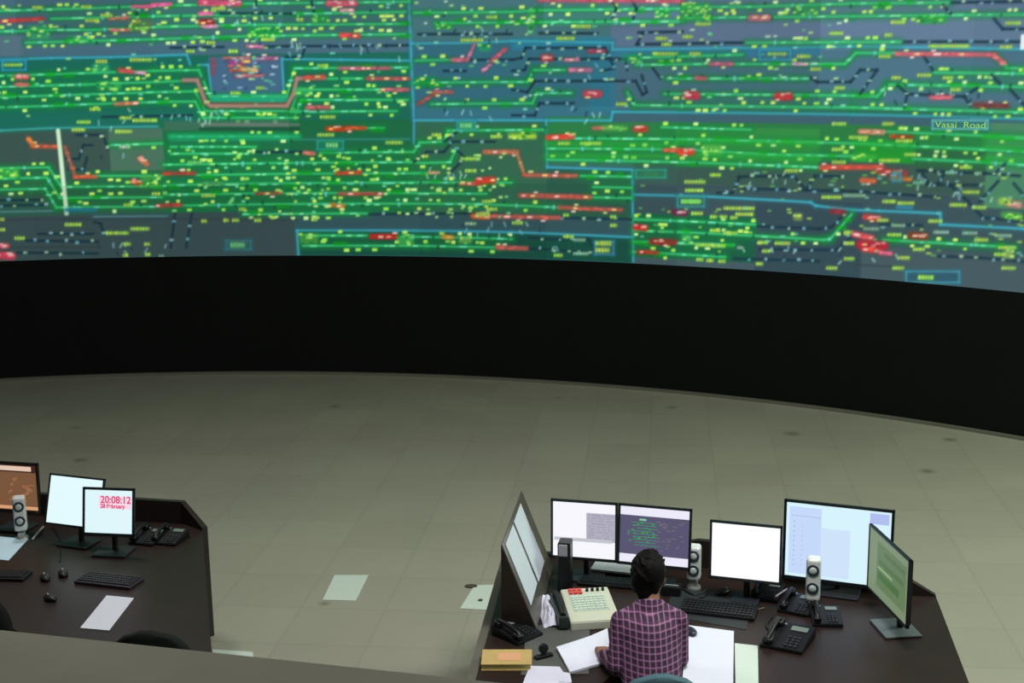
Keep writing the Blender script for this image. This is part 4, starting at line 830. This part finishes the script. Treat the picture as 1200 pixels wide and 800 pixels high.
# local joints (x right, y towards the desk)
hip = Vector((0, -.02, .58)); chest = Vector((0, .17, .93)); neck = Vector((.01, .27, 1.075)); head = Vector((.015, .335, 1.185))
SHL = Vector((-.135, .215, 1.0)); SHR = Vector((.145, .215, 1.0))
ELL = Vector((-.165, .12, .80)); ELR = Vector((.155, .20, .80))
WRL = Vector((-.225, .30, .785)); WRR = Vector((.10, .42, .79))
hd = Matrix.Rotation(-.38, 3, 'Z') @ Matrix.Rotation(-.28, 3, 'X')     # head bowed and turned a little
def H_(x, y, z): return head + hd @ Vector((x, y, z))
def hand(bm, w_, fwd, upv, side, curl=.5):
    f_ = fwd.normalized(); u_ = upv.normalized(); s_ = f_.cross(u_) * side
    box(bm, w_ + f_ * .045 + u_ * .002, (.001, .001, .001))
    for k in range(5): limb(bm, w_ + s_ * (-.026 + .013 * k) * .6, w_ + f_ * .085 + s_ * (-.032 + .016 * k), .016, .012, 8)
    for k, L_ in enumerate((.066, .074, .070, .056)):
        base = w_ + f_ * .088 + s_ * (.030 - .0195 * k)
        j1 = base + f_ * L_ * .45 - u_ * L_ * .12 * curl; j2 = j1 + f_ * L_ * .32 - u_ * L_ * .3 * curl; j3 = j2 + f_ * L_ * .2 - u_ * L_ * .3 * curl
        limb(bm, base, j1, .0088, .0082, 8); limb(bm, j1, j2, .0082, .0076, 8); limb(bm, j2, j3, .0076, .0066, 8)
    tb = w_ + f_ * .028 + s_ * .034; t1 = tb + (f_ * .55 + s_ * .7).normalized() * .034; t2 = t1 + (f_ * .9 + s_ * .25).normalized() * .028
    limb(bm, tb - s_ * .01, t1, .013, .0105, 8); limb(bm, t1, t2, .0105, .0085, 8)
def body_build(bm):
    sph(bm, H_(0, -.008, .022), .088, (.86, 1.1, 1.06), 24); sph(bm, H_(0, .035, -.035), .062, (.95, 1.0, 1.15), 20)   # skull, jaw
    limb(bm, H_(0, .095, .01), H_(0, .108, -.022), .009, .013, 10)       # nose
    sph(bm, H_(0, .085, -.055), .02, (1.3, .6, .5), 10); sph(bm, H_(0, .08, -.085), .022, (1, .8, .8), 10)
    for sx_ in (-1, 1):
        sph(bm, H_(sx_ * .077, .0, -.005), .03, (.35, .6, 1.05), 12); sph(bm, H_(sx_ * .032, .083, .018), .013, (1.2, .6, .7), 10); sph(bm, H_(sx_ * .03, .085, .035), .012, (1.8, .6, .5), 10)
    limb(bm, neck - Vector((0, .03, .05)), H_(0, -.015, -.05), .062, .054, 18)
    limb(bm, hip + Vector((0, 0, .05)), chest, .12, .125, 20); limb(bm, SHL, SHR, .055, .055, 16)
    sph(bm, hip, .15, (1.15, .8, .8), 18)
    for sh, el, wr in ((SHL, ELL, WRL), (SHR, ELR, WRR)):
        limb(bm, sh, el, .047, .038); limb(bm, el, wr, .037, .025)
    hand(bm, WRL, Vector((.1, 1, -.12)), Vector((0, .1, 1)), 1, .6); hand(bm, WRR, Vector((-.35, 1, -.1)), Vector((0, .1, 1)), -1, .6)
    for sx_ in (-1, 1):
        limb(bm, (sx_ * .09, 0, .55), (sx_ * .13, .40, .54), .082, .058); limb(bm, (sx_ * .13, .40, .54), (sx_ * .13, .36, .12), .056, .038); limb(bm, (sx_ * .13, .34, .07), (sx_ * .14, .50, .045), .036, .03)
skin = mat('brown_skin', (122, 82, 62), .55, var=.05, scale=30)
body = remeshed('body', body_build, .006, skin, man, 3)
for sx_ in (-1, 1):
    bm = bmesh.new(); sph(bm, H_(sx_ * .032, .090, .018), .0085, (1, .6, .8), 12); e = obj('eye', bm, mat('eye_dark', (40, 30, 26), .2), man, smooth=True)
def hair_build(bm):
    sph(bm, H_(0, -.022, .034), .097, (.90, 1.08, 1.06), 26); sph(bm, H_(0, -.05, -.02), .076, (1.0, .75, 1.15), 20); limb(bm, H_(0, -.066, -.03), H_(0, -.052, -.088), .042, .040, 14)
    limb(bm, H_(-.05, -.03, .0), H_(-.045, -.045, -.06), .035, .028, 10); limb(bm, H_(.05, -.03, .0), H_(.042, -.045, -.055), .035, .026, 10)
_hb = hair_build
def hair_build(bm):
    _hb(bm); q = random.Random(5)
    for _ in range(150):     # short tufts, parted and uneven
        a = q.uniform(-math.pi, math.pi); z = q.uniform(-.55, 1)
        d = Vector((math.cos(a) * math.sqrt(1 - min(1, z * z)), math.sin(a) * math.sqrt(1 - min(1, z * z)), z))
        if d.y > .55 or (z < .1 and d.y > .05): continue
        p_ = Vector((d.x * .086, -.022 + d.y * .104, .034 + d.z * .10)); tn = Vector((-d.y, d.x, -.9)).normalized() * q.uniform(.012, .024)
        a_, b__ = H_(*(p_ - tn * .4)), H_(*(p_ + tn)); limb(bm, a_, b__, .008, .004, 6)
hair = remeshed('hair', hair_build, .006, mat('black_hair', (11, 10, 10), .7, var=.3, scale=90, spec=.12), man, 3)
# checked shirt
sm = bpy.data.materials.new('purple_checked_cotton'); sm.use_nodes = True; nt = sm.node_tree; b_ = nt.nodes['Principled BSDF']; b_.inputs['Roughness'].default_value = .85
tc = nt.nodes.new('ShaderNodeTexCoord'); sp = nt.nodes.new('ShaderNodeSeparateXYZ'); nt.links.new(tc.outputs['Object'], sp.inputs[0])
def stripes(out, per, w0, w1, ph=0):
    n = [nt.nodes.new('ShaderNodeMath') for _ in range(4)]
    n[0].operation = 'MULTIPLY_ADD'; n[0].inputs[1].default_value = 1 / per; n[0].inputs[2].default_value = ph; nt.links.new(out, n[0].inputs[0])
    n[1].operation = 'FRACT'; nt.links.new(n[0].outputs[0], n[1].inputs[0]); n[2].operation = 'SUBTRACT'; n[2].inputs[1].default_value = .5; nt.links.new(n[1].outputs[0], n[2].inputs[0])
    n[3].operation = 'ABSOLUTE'; nt.links.new(n[2].outputs[0], n[3].inputs[0])
    r_ = nt.nodes.new('ShaderNodeMapRange'); r_.inputs[1].default_value = w0; r_.inputs[2].default_value = w1; r_.inputs[3].default_value = 1; r_.inputs[4].default_value = 0; nt.links.new(n[3].outputs[0], r_.inputs[0]); return r_.outputs[0]
def mixc(fac_out, a_out, col, k=1.0):
    mm = nt.nodes.new('ShaderNodeMath'); mm.operation = 'MULTIPLY'; mm.inputs[1].default_value = k; nt.links.new(fac_out, mm.inputs[0])
    mx = nt.nodes.new('ShaderNodeMix'); mx.data_type = 'RGBA'; mx.inputs[7].default_value = rgb(*col); nt.links.new(mm.outputs[0], mx.inputs[0])
    if isinstance(a_out, tuple): mx.inputs[6].default_value = rgb(*a_out)
    else: nt.links.new(a_out, mx.inputs[6])
    return mx.outputs[2]
c_ = mixc(stripes(sp.outputs[0], .030, .17, .27), (42, 18, 42), (70, 36, 70), .9)
c_ = mixc(stripes(sp.outputs[2], .030, .17, .27), c_, (70, 36, 70), .7)
c_ = mixc(stripes(sp.outputs[0], .029, .04, .14), c_, (176, 128, 168), .46)
c_ = mixc(stripes(sp.outputs[2], .029, .04, .14), c_, (176, 128, 168), .46)
nt.links.new(c_, b_.inputs['Base Color'])
def shirt_build(bm):
    limb(bm, hip + Vector((0, .0, .02)), hip + Vector((0, .09, .17)), .135, .135, 26); limb(bm, hip + Vector((0, .08, .15)), chest, .135, .130, 26)
    sph(bm, chest + Vector((-.05, .01, .0)), .115, (1, .88, 1.05), 20); sph(bm, chest + Vector((.05, .01, .0)), .115, (1, .88, 1.05), 20)
    for sx_ in (-1, 1): limb(bm, hip + Vector((sx_ * .055, .0, .05)), chest + Vector((sx_ * .06, -.01, -.04)), .09, .10, 20)
    limb(bm, SHL + Vector((.01, 0, -.005)), neck + Vector((-.03, -.015, -.03)), .060, .055, 16); limb(bm, SHR + Vector((-.01, 0, -.005)), neck + Vector((.03, -.015, -.03)), .060, .055, 16)
    cyl(bm, neck + Vector((0, -.03, -.05)), neck + Vector((0, .0, .018)), .078, .068, 22)
    for sh, el, wr in ((SHL, ELL, WRL), (SHR, ELR, WRR)):
        limb(bm, sh, el, .058, .048); e2_ = el + (wr - el) * .8; limb(bm, el, e2_, .050, .040)
shirt = remeshed('shirt', shirt_build, .008, sm, man, 5)
def trouser_build(bm):
    sph(bm, hip + Vector((0, .0, -.0)), .165, (1.1, .9, .72), 20)
    for sx_ in (-1, 1): limb(bm, (sx_ * .09, 0, .555), (sx_ * .13, .41, .545), .092, .068); limb(bm, (sx_ * .13, .41, .545), (sx_ * .13, .36, .12), .066, .056)
remeshed('trousers', trouser_build, .009, mat('dark_trousers', (34, 36, 44), .85), man, 4)
for sx_ in (-1, 1):
    bm = bmesh.new(); limb(bm, (sx_ * .13, .33, .045), (sx_ * .145, .52, .036), .044, .036, 14)
    for v in bm.verts: v.co.z = max(v.co.z, .001)
    obj('shoe', bm, mat('black_leather', (20, 18, 18), .4), man, smooth=True)
